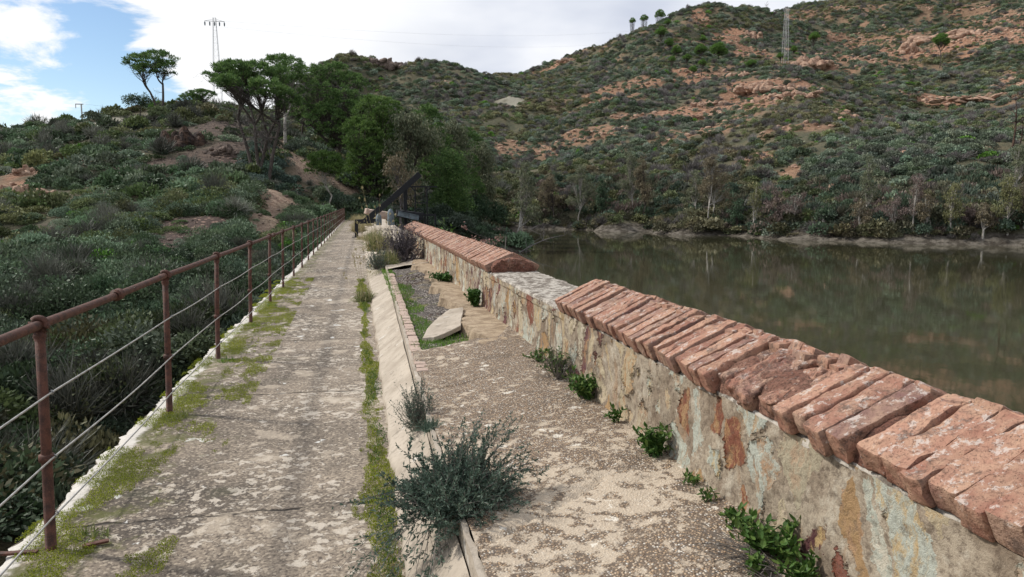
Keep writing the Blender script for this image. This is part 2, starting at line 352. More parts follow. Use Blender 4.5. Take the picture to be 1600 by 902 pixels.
def m_sand():
    m, t = mat('sandy_worn_concrete'); o = geo_pos(t); n_ = t.noise(o, 8, 7, .7); f = t.noise(o, 60, 5, .75)
    col = t.mix(t.ramp(n_, .38, .62), (.27, .2, .13), (.46, .36, .25)); col = t.mix(t.ramp(f, .5, .66, 0, .75), col, (.16, .12, .085))
    finish(t, col, .93, t.math('ADD', n_, f), .9, .01); return m
MAT = dict(sand=m_sand(), walk=m_walk(), slab=m_slab(), bank=m_bank(), stone=m_stonewall(), brick=m_brick(), core=m_core(), top=m_walltop(), rust=m_rust(),
    cable=m_plain('galvanised_cable', (.4, .39, .37), .45, .7), black=m_plain('black_painted_steel', (.012, .013, .016), .5, 0, .3),
    steel=m_plain('grey_galvanised_steel', (.5, .5, .49), .6, .1), zinc=m_plain('weathered_blue_grey_sheet', (.13, .16, .18), .6, .2, .4, 6),
    pine=m_leaf('pine_needles', (.055, .115, .035), (.12, .205, .06), (.21, .32, .1), .3),
    pine2=m_leaf('bright_green_pine_needles', (.06, .12, .03), (.12, .2, .05), (.2, .3, .085), .3),  # the needles' own green, for the bright green and the young pine
    pine3=m_leaf('far_pine_needles', (.08, .16, .035), (.14, .26, .055), (.2, .33, .085), .3),
    dk=m_leaf('dark_evergreen_leaves', (.035, .065, .035), (.06, .105, .055), (.09, .15, .075), .25),
    euc=m_leaf('pale_grey_green_leaves', (.09, .115, .065), (.17, .19, .11), (.27, .27, .165), .3),
    tan=m_leaf('dry_tan_leaves', (.13, .105, .065), (.21, .17, .105), (.26, .235, .15), .25),
    pink=m_leaf('dry_reddish_twigs', (.12, .085, .075), (.2, .145, .125), (.25, .2, .17), .2),
    yel=m_leaf('yellow_green_leaves', (.13, .14, .06), (.2, .2, .085), (.26, .25, .12), .3),
    shr=m_leaf('scrub_leaves', (.45, .5, .45), (.8, .85, .8), (1.35, 1.4, 1.35), .15, inst=True),
    twig=m_leaf('scrub_dry_twigs', (.5, .5, .5), (.8, .8, .8), (1.3, 1.3, 1.3), .1, inst=True),
    bark=m_bark('grey_brown_bark', (.045, .036, .032), (.12, .1, .085)), wbark=m_bark('white_bark', (.22, .2, .17), (.5, .47, .42)),
    dead=m_bark('dead_grey_wood', (.09, .08, .08), (.2, .18, .17)),
    rocko=m_rock('orange_rock', (.3, .175, .12), (.5, .35, .255), (.19, .125, .09)), rockd=m_rock('dark_brown_rock', (.035, .028, .026), (.14, .085, .06), (.02, .017, .016)),
    rockg=m_rock('grey_brown_rock', (.13, .1, .085), (.25, .19, .155), (.07, .055, .05)))

# ------------------------------------------------------------------ terrain: heights surveyed along lines of sight, then one smooth sheet
WATER = -3.0
cols = {
 -260: [(600,22),(480,40),(400,60),(300,85),(230,115)],
 -120: [(850,15),(650,24),(520,36),(420,52),(330,72),(250,96),(215,112)],
 20: [(880,15),(700,21),(560,29),(460,40),(400,50),(330,62),(280,75),(235,95),(209,110)],
 150: [(820,14),(650,22),(550,29),(450,40),(380,50),(320,62),(270,75),(220,92),(190,106)],
 280: [(600,22),(520,28),(440,37),(380,48),(330,58),(290,66),(250,76),(200,90),(172,102)],
 380: [(470,30),(440,36),(380,46),(330,55),(290,64),(250,74),(210,86),(188,100)],
 450: [(400,40),(370,47),(340,55),(300,64),(260,74),(225,88),(205,108)],
 520: [(338,63),(310,69),(280,79),(245,98),(225,125),(165,180),(120,235)],
 600: [(332,66),(318,76),(290,96),(255,130),(190,185),(130,235),(99,258)],
 690: [(341,68),(343,80),(335,96),(310,120),(255,150),(190,192),(140,228),(106,262)],
 800: [(343,126),(300,141),(250,161),(200,186),(150,222),(116,264)],
 950: [(338,116),(290,130),(240,150),(190,175),(140,210),(100,250),(70,290)],
 1100: [(342,106),(300,118),(250,138),(200,162),(150,192),(110,228),(70,268),(21,322)],
 1250: [(348,98),(300,110),(250,127),(200,149),(150,174),(112,205),(118,232),(88,285),(45,340),(3,392)],
 1400: [(352,94),(300,106),(250,121),(222,138),(212,162),(180,190),(140,228),(95,285),(45,345),(-10,412),(-60,480)],
 1600: [(356,94),(300,106),(250,122),(205,146),(160,176),(115,215),(60,280),(0,350),(-60,425)],
 1800: [(365,92),(300,104),(240,124),(170,160),(100,215),(20,300),(-60,400)],
 2100: [(380,92),(300,106),(200,135),(100,180),(0,270)],
}
pts = []
for px, lst in cols.items():
    for py, D in lst:
        x, y = at(px, D); pts.append((x, y, zat(px, py, D)))
    py, D = lst[-1]                                          # behind every crest the ground falls away
    if px <= 450:
        x, y = at(px, D+35); pts.append((x, y, zat(px, py, D)-6)); x, y = at(px, D+110); pts.append((x, y, zat(px, py, D)-16))
    elif px < 1300:
        x, y = at(px, D+70); pts.append((x, y, zat(px, py, D)-8))
shore = [(15.5, 66), (14, 75), (17, 90), (20.5, 110), (22, 121.5), (31, 119), (37.6, 112), (43, 106), (47.5, 94.5), (50, 86), (53.6, 77), (58, 70.5), (67.6, 64), (80, 50), (96, 34), (110, 10), (120, -30)]
for x, y in shore: pts.append((x, y, WATER))
for x, y in [(4, 60), (10, 55), (9, 45), (20, 60), (28, 70), (40, 60), (28, 95), (35, 90), (40, 70), (30, 30), (60, 30), (60, 0), (10, 0), (10, 20), (45, 45), (25, 110), (32, 108), (5, -30), (60, -40), (95, -20)]: pts.append((x, y, -6.5))
for y, z in ((-20, -11), (0, -10), (10, -9.5), (20, -8), (30, -6), (40, -4.2), (50, -2.4), (58, -1.1)): pts.append((-4.5, y, z)); pts.append((1, y, min(z, -6.0) if y < 50 else -2.5))
pts += [(-2, 66, -.1), (-4, 66, .1), (2, 67, -.2), (6, 66, -.6), (0, 72, .3), (-30, -20, -6), (-60, -10, 2), (-100, 0, 10), (-120, 60, 20), (-150, 120, 12), (160, -40, 20), (200, 50, 70), (260, 140, 130)]
P = np.array(pts); S = 100.0
def tps(a, b):
    r2 = ((a[:, None, :]-b[None])**2).sum(-1)/1e4; return .5*r2*np.log(r2+1e-12)
NP = len(P); K = tps(P[:, :2], P[:, :2])+np.eye(NP)*2e-4; Q = np.c_[np.ones(NP), P[:, :2]/S]; CP = P[:, :2].copy(); TS = S
sol = np.linalg.solve(np.block([[K, Q], [Q.T, np.zeros((3, 3))]]), np.r_[P[:, 2], 0, 0, 0])
def hbase(x, y):
    x = np.atleast_1d(np.asarray(x, float)); y = np.atleast_1d(np.asarray(y, float)); out = np.empty(x.size); xf, yf = x.ravel(), y.ravel()
    for i in range(0, x.size, 20000):
        a = np.c_[xf[i:i+20000], yf[i:i+20000]]
        out[i:i+20000] = tps(a, CP)@sol[:NP] + np.c_[np.ones(len(a)), a/TS]@sol[NP:]
    return out.reshape(x.shape)
def smooth(t, a, b): t = np.clip((t-a)/(b-a), 0, 1); return t*t*(3-2*t)
SH = np.array(shore)
def height(x, y):
    x = np.asarray(x, float); y = np.asarray(y, float); b = hbase(x, y).reshape(np.shape(x)); d = np.hypot(x, y)
    amp = smooth(d, 30, 260)
    nz = fbm(x/26, y/26, 0, 4, 3)*(.35+2.6*amp) + (np.abs(fbm(x/9, y/9, 0, 3, 11)))*(.25+.9*amp) + .12*fbm(x/1.7, y/1.7, 0, 3, 5)
    # keep the banks where they were surveyed and the dam ends clear
    above = smooth(b-WATER, .3, 7); nz = nz*(.12+.88*above)
    nearend = smooth(np.hypot(x+0, y-64), 5, 18); nz = nz*nearend
    return b+nz
def hit(px, py, d0=10.0):
    d = ray(px, py); d = d/np.linalg.norm(d); t = np.arange(d0, 620, .5)
    X = d[0]*t; Y = d[1]*t; Z = EYE+d[2]*t; below = Z < height(X, Y)
    i = int(np.argmax(below)) if below.any() else len(t)-1
    return np.array([X[i], Y[i], float(height(X[i:i+1], Y[i:i+1])[0])])
def gz(x, y): return float(height(np.array([x]), np.array([y]))[0])

# bare ground: world-space ellipses (centre, tangential half size, radial half size, direction)
def patch(px, py, rx, ry, s=1.0):
    c = hit(px, py); D = math.hypot(c[0], c[1]); a = rx*D/FPX
    lo = hit(px, min(py+ry, 900)); b = max(np.hypot(*(lo-c)[:2]), a*.12); b = min(b, 70)
    return (c[0], c[1], a, b, c[0]/D, c[1]/D, s)
def mask(x, y, plist, ragged=.55, sc_=7.0, seed=21):
    m = np.zeros(np.shape(x)); r = fbm(np.asarray(x)/sc_, np.asarray(y)/sc_, 0, 4, seed)*ragged
    for cx, cy, a, b, dx, dy, s in plist:
        rad = ((x-cx)*dx+(y-cy)*dy)/b; tan = ((x-cx)*dy-(y-cy)*dx)/a
        m = np.maximum(m, s*(1-smooth(np.hypot(rad, tan)+r, .75, 1.15)))
    return m
orange = [patch(*a) for a in [(1450,78,150,14),(1540,62,90,10),(1350,70,60,7,.7),(1215,128,80,10),(1290,103,30,8),(1170,158,70,12,.9),(1075,182,55,8),(1110,118,60,6),(1000,132,60,5,.8),(880,95,40,6),
    (930,160,50,5,.7),(1305,290,30,22),(1500,158,100,10),(1420,150,50,6,.8),(1590,128,30,20,.9),(1140,62,18,8),(1165,52,18,6),(1175,85,25,6),(1090,30,12,4),(1000,180,60,6,.8),(905,215,40,8,.7),
    (1190,245,25,6,.8),(1240,200,60,6,.7),(1530,235,30,6,.6),(1430,240,20,8,.7),(1350,330,40,4,.7),(1060,215,30,10,.6),(850,240,15,18,.7),(800,230,20,20,.6),(1380,100,50,8,.7),(1280,25,60,5,.7),(1500,15,60,8,.6),(1580,40,50,8,.7),
    (40,270,24,7),(28,300,26,10),(68,305,14,5),(120,255,40,5,.8),(1240,268,22,8,.7),(700,130,20,4,.5),(960,205,25,6,.7),(1120,200,40,6,.7),(1330,185,30,8,.6),(1370,345,60,3,.6),(1560,335,40,3,.5)]]
brown = [patch(*a) for a in [(335,215,62,30),(300,250,70,14),(240,262,60,10,.9),(380,225,45,26),(60,375,50,8,.7),(350,195,40,10),(60,175,20,3)]]
path = [(lambda q: (*q[:2], q[2]*1.15, q[3]*1.8, *q[4:]))(patch(*a)) for a in [(395,375,16,9),(412,352,18,10),(425,330,20,10),(440,312,20,9),(462,296,16,6),(488,284,20,6),(508,273,24,5),(535,292,30,5),(478,262,16,9),(455,243,12,9),(440,232,10,7),(395,405,14,9),(545,320,14,5)]]
scree = [(lambda q: (*q[:3], q[3]*1.4, *q[4:]))(patch(*a)) for a in [(290,365,42,16),(255,392,40,10),(330,345,25,10),(300,420,30,10,.7),(200,345,22,8,.5),(360,258,30,9,.7)]]
pale = [patch(*a) for a in [(105,207,60,5),(790,165,25,5,.8),(180,188,40,3),(700,200,25,4,.5)]]

ax = lambda core0, core1, st, lo, hi: np.r_[np.arange(lo, core0, 12.), np.arange(core0, core1, st), np.arange(core1, hi, 10.)]
gx = ax(-110, 250, 1.25, -700, 900); gy = ax(-20, 330, 1.25, -300, 1300)
X, Y = np.meshgrid(gx, gy, indexing='ij'); Z = height(X, Y)
far = smooth(np.maximum(np.maximum(-X-160, X-330), np.maximum(Y-520, -Y-60)), 0, 120)
Z = Z*(1-far)+far*np.where(X > 40, 60, -12.)
Z = np.where((np.abs(X-.1) < 2.6) & (Y < 63) & (Y > -40), np.minimum(Z, -1.5), Z)
mb = MB(); mb.grid(np.stack([X, Y, Z], -1))
def m_ground():
    m, t = mat('hillside_soil'); o = geo_pos(t)
    A = lambda nme: t.n('ShaderNodeAttribute', attribute_type='GEOMETRY', attribute_name=nme).outputs['Fac']
    f = t.noise(o, 1.6, 7, .7); g = t.noise(o, .35, 6, .65); v = t.vor(o, 2.3)
    base = t.mix(t.ramp(g, .35, .65), (.07, .073, .045), (.125, .108, .065))
    base = t.mix(t.ramp(f, .5, .7, 0, .6), base, (.13, .13, .065))
    orc = t.mix(t.ramp(f, .38, .62), (.22, .11, .065), (.42, .235, .15))
    orc = t.mix(t.ramp(t.noise(o, 3.2, 5, .7), .52, .66, 0, .7), orc, (.2, .13, .085))
    brc = t.mix(t.ramp(f, .38, .62), (.062, .046, .037), (.13, .092, .07))
    pac = t.mix(t.ramp(t.noise(o, 4, 5, .7), .4, .6), (.24, .16, .115), (.38, .28, .21))
    scc = t.mix(t.ramp(v, .1, .4), (.33, .22, .17), (.08, .055, .045))
    plc = t.mix(f, (.25, .24, .19), (.4, .37, .3))
    col = t.mix(A('orange'), base, orc); col = t.mix(A('brown'), col, brc); col = t.mix(A('scree'), col, scc); col = t.mix(A('path'), col, pac); col = t.mix(A('pale'), col, plc)
    bank = t.mix(t.ramp(t.noise(t.mapv(o, scale=(1, 1, 3)), .9, 6, .7), .42, .6), (.06, .05, .038), (.17, .15, .122))
    zc = t.n('ShaderNodeSeparateXYZ', {0: o}).outputs[2]
    col = t.mix(t.math('MULTIPLY', A('shoreband'), t.ramp(zc, -1.9, -1.5, 1, 0)), col, bank)
    finish(t, col, .95, t.math('ADD', f, t.math('MULTIPLY', t.noise(o, 6, 5, .7), .5)), 1.0, .25); return m
ground = mb.build('ground', m_ground(), smooth=True); tag(ground, kind='structure')
def attr(o, name, arr):
    a = o.data.attributes.new(name, 'FLOAT', 'POINT'); a.data.foreach_set('value', np.asarray(arr, np.float32).ravel())
MO = mask(X, Y, orange, .9); MBR = mask(X, Y, brown, .7, 4, 5); MP = mask(X, Y, path, .25, 3, 8); MS = mask(X, Y, scree, .4, 3, 9); MPL = mask(X, Y, pale, .5, 3, 10)
nat = smooth(fbm(X/9, Y/9, 0, 5, 77, .6), .35, .85)*smooth(np.hypot(X, Y), 120, 180)*smooth(X, 30, 60)*.5       # extra scattered bare ground on the far hill
MO = np.maximum(MO, nat)*np.where(X > 8, .9, 1)
attr(ground, 'orange', MO); attr(ground, 'brown', MBR); attr(ground, 'path', MP); attr(ground, 'scree', MS); attr(ground, 'pale', MPL); attr(ground, 'shoreband', (X > 8).astype(float))

# ------------------------------------------------------------------ water
def m_water():
    m, t = mat('murky_green_water'); o = geo_pos(t)
    n1_ = t.noise(t.mapv(o, scale=(1, 1, 1)), 1.6, 3, .5); n2_ = t.noise(t.mapv(o, loc=(5, 1, 0)), 6.5, 3, .5)
    h = t.math('ADD', n1_, t.math('MULTIPLY', n2_, .25))
    col = t.mix(t.noise(o, .12, 3), (.038, .038, .021), (.05, .048, .027))
    p = t.n('ShaderNodeBsdfPrincipled', {'Base Color': col, 'Roughness': .035, 'IOR': 1.33, 'Specular IOR Level': .5})
    t.set(p.inputs['Normal'], t.n('ShaderNodeBump', {'Height': h, 'Strength': .05, 'Distance': .03}).outputs[0])
    t.n('ShaderNodeOutputMaterial', {0: p}); return m
mb = MB(); mb.add([(2.02, -60, WATER), (240, -60, WATER), (240, 64, WATER), (2.02, 64, WATER)], [(0, 1, 2, 3)]); mb.add([(2.02, 64, WATER), (240, 64, WATER), (240, 150, WATER), (2.02, 150, WATER)], [(0, 1, 2, 3)])
tag(mb.build('water', m_water()), kind='structure')

# ------------------------------------------------------------------ scrub (stuff): small plants standing on the ground, too many to count
def rand_unit(n, up=0.0):
    v = rng.normal(size=(n, 3)); v[:, 2] += up; return v/np.linalg.norm(v, axis=1)[:, None]
def leaves(mb, cen, nrm, L, Wd, mi=0, droop=0.0):
    """one diamond-shaped leaf per centre, lying along nrm"""
    n = len(cen); L = np.broadcast_to(L, (n,))[:, None]; Wd = np.broadcast_to(Wd, (n,))[:, None]
    d = nrm.copy(); d[:, 2] -= droop; d /= np.linalg.norm(d, axis=1)[:, None]
    s = np.cross(d, rand_unit(n)); s /= np.linalg.norm(s, axis=1)[:, None]+1e-9
    V = np.stack([cen, cen+d*L*.45+s*Wd*.5, cen+d*L, cen+d*L*.45-s*Wd*.5], 1).reshape(-1, 3)
    return mb.add(V, np.arange(4*n).reshape(n, 4), mi)
protos = bpy.data.collections.new('scrub_sources')
def proto(mb, name, m):
    o = mb.build(name, m); C.objects.unlink(o); protos.objects.link(o); return o
def bush_proto(name, n, L, Wd, lobes, m, flat=.75):
    mb = MB(); k = max(1, lobes)
    for q in range(k):
        c = np.array([rng.uniform(-.5, .5), rng.uniform(-.5, .5), 0]) if k > 1 else np.zeros(3); R = rng.uniform(.5, .8) if k > 1 else .9
        d = rand_unit(n//k, .35); d[:, 2] = np.abs(d[:, 2]); r = R*rng.uniform(.55, 1.0, n//k)**.6
        cen = c+d*r[:, None]*np.array([1, 1, flat*rng.uniform(.8, 1.4)])
        leaves(mb, cen, d*.8+rand_unit(n//k, .3)*.8, L*rng.uniform(.6, 1.3, n//k), Wd*rng.uniform(.6, 1.3, n//k))
    return proto(mb, name, m)
def twig_proto(name, n, m, w_=.012):
    mb = MB(); d = rand_unit(n, .7); d[:, 2] = np.abs(d[:, 2])+.05
    c = rng.normal(size=(n, 3))*.12; c[:, 2] = np.abs(c[:, 2])*.3
    leaves(mb, c, d, rng.uniform(.5, 1.1, n), w_*2); e = c+d*rng.uniform(.3, .6, (n, 1))
    leaves(mb, e, d+rand_unit(n)*.6, rng.uniform(.3, .6, n), w_*1.4); leaves(mb, e, d+rand_unit(n)*.8, rng.uniform(.3, .6, n), w_*1.4)
    return proto(mb, name, m)
# index 0-3 near leafy, 4-5 near dry, 6-8 far leafy, 9 far dry
for q in range(4): bush_proto('a%d_bush' % q, 1800, .1, .055, 2+q, MAT['shr'])
for q in range(2): twig_proto('b%d_twigs' % q, 260, MAT['twig'])
for q in range(3): bush_proto('c%d_bush' % q, 420, .2, .13, 2+q, MAT['shr'])
twig_proto('d0_twigs', 110, MAT['twig'], .028)
for q in range(2):                                              # 10-11 loose stones
    mb = MB(); u = np.linspace(0, 2*math.pi, 9)[:-1]; v = np.linspace(.05, math.pi-.05, 6)
    d = np.stack([np.outer(np.sin(v), np.cos(u)), np.outer(np.sin(v), np.sin(u)), np.outer(np.cos(v), np.ones(8))], -1)
    r = 1+.35*fbm(d[..., 0]*1.5, d[..., 1]*1.5, d[..., 2]*1.5+q*9, 3, q); mb.grid(d*r[..., None]*np.array([1, .8, .6]), closed=True); proto(mb, 'e%d_stone' % q, MAT['rocko'] if q == 0 else MAT['rockg'])

def scatter(name, pos, idx, scl, tint, kindlabel=None):
    me = bpy.data.meshes.new(name); N = len(pos); me.vertices.add(N); me.vertices.foreach_set('co', pos.astype(np.float32).ravel())
    rot = np.zeros((N, 3), np.float32); rot[:, 2] = rng.uniform(0, 6.28, N); rot[:, :2] = rng.normal(size=(N, 2))*.12
    for nm, ty, ar, key in (('rot', 'FLOAT_VECTOR', rot, 'vector'), ('scl', 'FLOAT_VECTOR', scl, 'vector'), ('tint', 'FLOAT_VECTOR', tint, 'vector'), ('idx', 'INT', idx, 'value')):
        a = me.attributes.new(nm, ty, 'POINT'); a.data.foreach_set(key, np.asarray(ar, np.int32 if ty == 'INT' else np.float32).ravel())
    o = bpy.data.objects.new(name, me); C.objects.link(o)
    ng = bpy.data.node_groups.new(name, 'GeometryNodeTree'); ng.is_modifier = True
    ng.interface.new_socket('Geometry', in_out='INPUT', socket_type='NodeSocketGeometry'); ng.interface.new_socket('Geometry', in_out='OUTPUT', socket_type='NodeSocketGeometry')
    gi = ng.nodes.new('NodeGroupInput'); go = ng.nodes.new('NodeGroupOutput'); ci = ng.nodes.new('GeometryNodeCollectionInfo')
    ci.inputs[0].default_value = protos; ci.inputs['Separate Children'].default_value = True; ci.inputs['Reset Children'].default_value = True
    ip = ng.nodes.new('GeometryNodeInstanceOnPoints'); ip.inputs['Pick Instance'].default_value = True
    def na(nm, ty):
        k = ng.nodes.new('GeometryNodeInputNamedAttribute'); k.data_type = ty; k.inputs['Name'].default_value = nm
        return next(s for s in k.outputs if s.enabled and s.name == 'Attribute')
    L = ng.links.new; L(gi.outputs[0], ip.inputs['Points']); L(ci.outputs[0], ip.inputs['Instance'])
    L(na('idx', 'INT'), ip.inputs['Instance Index']); L(na('rot', 'FLOAT_VECTOR'), ip.inputs['Rotation']); L(na('scl', 'FLOAT_VECTOR'), ip.inputs['Scale']); L(ip.outputs[0], go.inputs[0])
    md = o.modifiers.new('scatter', 'NODES'); md.node_group = ng; return tag(o, kind='stuff')

def inview(x, y, pad=4):
    a = np.degrees(np.arctan2(x, y)); return (a > -25.5-pad) & (a < 47.5+pad) & (y > -5)
PAL = np.array([(.18, .21, .155), (.125, .16, .1), (.21, .235, .185), (.165, .185, .09), (.22, .2, .12)])*1.08
def make_scrub(n, x0, x1, y0, y1, dmin, dmax, near, side, seed):
    g = np.random.default_rng(seed); x = g.uniform(x0, x1, n); y = g.uniform(y0, y1, n); d = np.hypot(x, y)
    ok = inview(x, y) & (d > dmin) & (d < dmax) & ~((x > -2.1) & (y < 64.5)) if side == 'L' else inview(x, y) & (d > dmin) & (d < dmax)
    x, y, d = x[ok], y[ok], d[ok]; z = height(x, y)
    ok = ~((z < WATER+.5) & (x > 2)); x, y, z, d = x[ok], y[ok], z[ok], d[ok]
    bare = np.maximum.reduce([mask(x, y, orange, .9)*np.where(d > 110, .68, 1), mask(x, y, brown, .7, 4, 5)*.86, mask(x, y, path, .25, 3, 8)*1.2, mask(x, y, scree, .4, 3, 9)*.97, mask(x, y, pale, .5, 3, 10)*.9])
    nat_ = smooth(fbm(x/9, y/9, 0, 5, 77, .6), .35, .85)*smooth(d, 120, 180)*smooth(x, 30, 60)*.4; bare = np.maximum(bare, nat_)
    dens = (1-np.clip(bare, 0, 1))*np.clip(.8+.9*fbm(x/4, y/4, 0, 3, 31), .12, 1)
    ok = g.uniform(size=len(x)) < np.maximum(dens, .035); x, y, z, d, bare = x[ok], y[ok], z[ok], d[ok], bare[ok]; N = len(x)
    t1 = fbm(x/18, y/18, 0, 4, 41); t2 = fbm(x/30+9, y/30, 0, 4, 43); pick = np.clip(((t1*1.1+g.normal(size=N)*.35+.9)/1.8*5).astype(int), 0, 4)
    tint = PAL[pick]*g.uniform(.55, 1.4, (N, 1))*g.uniform(.92, 1.08, (N, 3))
    dry = (g.uniform(size=N) < (.07 if side == 'L' else .12)+(.2 if side == 'L' else .18)*smooth(t2, .15, .6))
    bright = (g.uniform(size=N) < .012) & ~dry & (d > 30)
    tint[bright] = np.array([.15, .29, .05])
    leafy = g.integers(0, 4, N) if near else g.integers(6, 9, N)
    drk = 4+g.integers(0, 2, N) if near else np.full(N, 9)
    idx = np.where(dry, drk, leafy); tint[dry] = np.array([.19, .175, .165])*g.uniform(.6, 1.5, (dry.sum(), 1))
    # the lower part of the far slope carries taller, darker growth
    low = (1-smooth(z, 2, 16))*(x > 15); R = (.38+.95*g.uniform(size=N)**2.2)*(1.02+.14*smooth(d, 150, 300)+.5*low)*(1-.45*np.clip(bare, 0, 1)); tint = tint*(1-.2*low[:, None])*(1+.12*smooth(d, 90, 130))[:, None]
    if side == 'L': tint = tint*(1-.4*(1-smooth(d, 26, 52)))[:, None]  # ravine shade painted in: leaf tint darkens towards the nearest bushes
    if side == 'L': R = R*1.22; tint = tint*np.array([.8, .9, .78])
    scl = np.stack([R*g.uniform(.75, 1.35, N), R*g.uniform(.75, 1.35, N), R*g.uniform(.6, 1.5, N)], 1)
    return np.stack([x, y, z-.08], 1), idx, scl, tint
def loose(n, plist, idx, rmin, rmax, seed, tint):
    g = np.random.default_rng(seed); out = []
    for (cx, cy, a, b, dx, dy, s) in plist:
        k = int(n*a*b/40)+3; r = np.sqrt(g.uniform(size=k)); th = g.uniform(0, 6.28, k); u = r*np.cos(th)*b; v = r*np.sin(th)*a
        out.append(np.c_[cx+u*dx+v*dy, cy+u*dy-v*dx])
    p = np.concatenate(out); z = height(p[:, 0], p[:, 1]); N = len(p); R = rmin+(rmax-rmin)*g.uniform(size=N)**3
    return np.c_[p, z], np.full(N, idx), np.stack([R]*3, 1), np.tile(tint, (N, 1))
def scat(name, *sets):
    cat_ = [np.concatenate([s[i] for s in sets]) for i in range(4)]; return scatter(name, *cat_)
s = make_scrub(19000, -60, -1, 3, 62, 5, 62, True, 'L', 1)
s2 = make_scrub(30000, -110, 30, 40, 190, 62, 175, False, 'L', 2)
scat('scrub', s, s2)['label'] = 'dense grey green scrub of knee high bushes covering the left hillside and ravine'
s = make_scrub(150000, 8, 330, 55, 330, 90, 230, False, 'R', 3); s2 = make_scrub(240000, -50, 400, 100, 520, 228, 540, False, 'R', 4)
scat('scrub', s, s2)['label'] = 'grey green and olive scrub covering the hill across the reservoir'
st = loose(60, orange, 10, .15, .9, 5, (1, 1, 1)); st2 = loose(260, scree, 11, .06, .3, 6, (1, 1, 1)); st3 = loose(260, brown+path, 11, .03, .2, 7, (1, 1, 1))
scat('stones', st, st2, st3)['label'] = 'loose stones lying on the bare patches of the hillsides'

# ------------------------------------------------------------------ the dam: walkway, sloping bank, pebble ledge
ys = np.concatenate([np.arange(-1.5, 7, .022), np.arange(7, 16, .05), np.arange(16, 64.3, .2)])
def xl(y): return -1.60+.0125*np.maximum(y-6, 0)                     # outer edge of the walkway
def xf(y): return .165+.006*(y-3)                                    # foot of the bank
def xe(y): return .385+.0175*np.maximum(y-4, 0)                      # edge of the ledge
YE = 64.2; PE = 21.6                                              # dam end, parapet end
# walkway
mb = MB(); u = np.r_[np.linspace(0, 1, 75)]
Yg, Ug = np.meshgrid(ys, u, indexing='ij')
L = xl(Yg)+.022*fbm(Yg*6, 0, 0, 4, 1)+.012*fbm(Yg*30, 0, 0, 2, 2); Xg = L*(1-Ug)+(xf(Yg)+.1)*Ug
Zg = .012*fbm(Xg*1.3, Yg*1.3, 0, 3, 4)+.004*fbm(Xg*9, Yg*9, 0, 4, 6)-.03*smooth(-(Xg-L-.05)/.05, 0, 1)*(.5+.5*fbm(Xg*9, Yg*9, 3, 2, 8))
mb.grid(np.stack([Xg, Yg, Zg], -1)[:, ::-1])
walk = mb.build('walkway', MAT['walk'], smooth=True); tag(walk, kind='structure')

dam = thing('dam', 'concrete dam body under the walkway, with its pale sloping mortar bank and pebbly ledge', 'dam', (0, 30, 0))
def part(mb, name, m, parent, smooth=False):
    o = mb.build(name, m, parent, smooth=smooth); o.matrix_parent_inverse = parent.matrix_basis.inverted() if parent.matrix_basis else o.matrix_parent_inverse
    if tuple(parent.location) != (0, 0, 0):
        from mathutils import Matrix
        o.matrix_parent_inverse = Matrix.Translation(-parent.location)
    return o
# outer face of the dam and its end
mb = MB(); zf = np.array([-.018, -.06, -.12, -.3, -1, -3, -6, -12.]); Yg, Zg = np.meshgrid(ys[::2], zf, indexing='ij')
Xg = xl(Yg)+.022*fbm(Yg*6, 0, 0, 4, 1)+.012*fbm(Yg*30, 0, 0, 2, 2)+.03*smooth(-Zg, .1, .3)+.04*smooth(-Zg, .1, .3)+.012*fbm(Yg*7, Zg*7, 5, 3, 9)*(Zg < -.05)
mb.grid(np.stack([Xg, Yg, Zg], -1)); mb.add([(-1.5, YE-.2, -12), (2.0, YE-.2, -12), (2.0, YE-.2, -.02), (-.9, YE-.2, -.02)], [(0, 1, 2, 3)])
mb.add([(2.0, -1.5, .3), (2.0, YE, .3), (2.0, YE, -8), (2.0, -1.5, -8)], [(0, 1, 2, 3)])
part(mb, 'wall_face', MAT['bank'], dam)
# bank: ragged mortar slope from walkway up to the ledge edge
mb = MB(); u = np.linspace(0, 1, 26); Yg, Ug = np.meshgrid(ys, u, indexing='ij')
foot = xf(Yg); rag = .022*fbm(Yg*2.2, 0, 0, 2, 51)+.035*np.abs(fbm(Yg*5, 0, 0, 4, 52))
top = xe(Yg)+.003*fbm(Yg*2, 0, 0, 2, 53); Xg = foot*(1-Ug)+top*Ug+.7*rag*(1-Ug)**16
Zg = -.012+.05*smooth(Ug, 0, .06)+.185*Ug**1.05+.003*fbm(Xg*2, Yg*.7, 0, 2, 54)+.0015*fbm(Xg*20, Yg*16, 0, 3, 55)
mb.grid(np.stack([Xg, Yg, Zg], -1)[:, ::-1]); part(mb, 'sloping_bank', MAT['bank'], dam, True)
# thin upright facing at the ledge edge (mortar skin over a course of bricks)
mb = MB(); ye = ys[(ys > -1.5) & (ys < 40)]; u = np.linspace(0, 1, 9); Yg, Ug = np.meshgrid(ye, u, indexing='ij')
brk = np.maximum(0, fbm(Yg*1.7, 0, 0, 3, 61))*.02
zt = .315+.008*fbm(Yg*5, 0, 0, 3, 62)-brk
Xg = xe(Yg)+.004+.0022*fbm(Yg*9, Ug*2, 0, 3, 63)+.006*(1-Ug); Zg = .17*(1-Ug)+zt*Ug
mb.grid(np.stack([Xg, Yg, Zg], -1)[:, ::-1])
Xt = np.stack([Xg[:, -1], Xg[:, -1]+.028+.006*fbm(ye*15, 0, 0, 2, 64)], 1); Zt = np.stack([Zg[:, -1], Zg[:, -1]-.001], 1); Xt2 = np.c_[Xt, Xt[:, 1]]; Zt2 = np.c_[Zt, Zt[:, 1]-.05]
mb.grid(np.stack([Xt2, np.repeat(ye[:, None], 3, 1), Zt2], -1)[:, ::-1]); part(mb, 'edge_facing', MAT['bank'], dam)
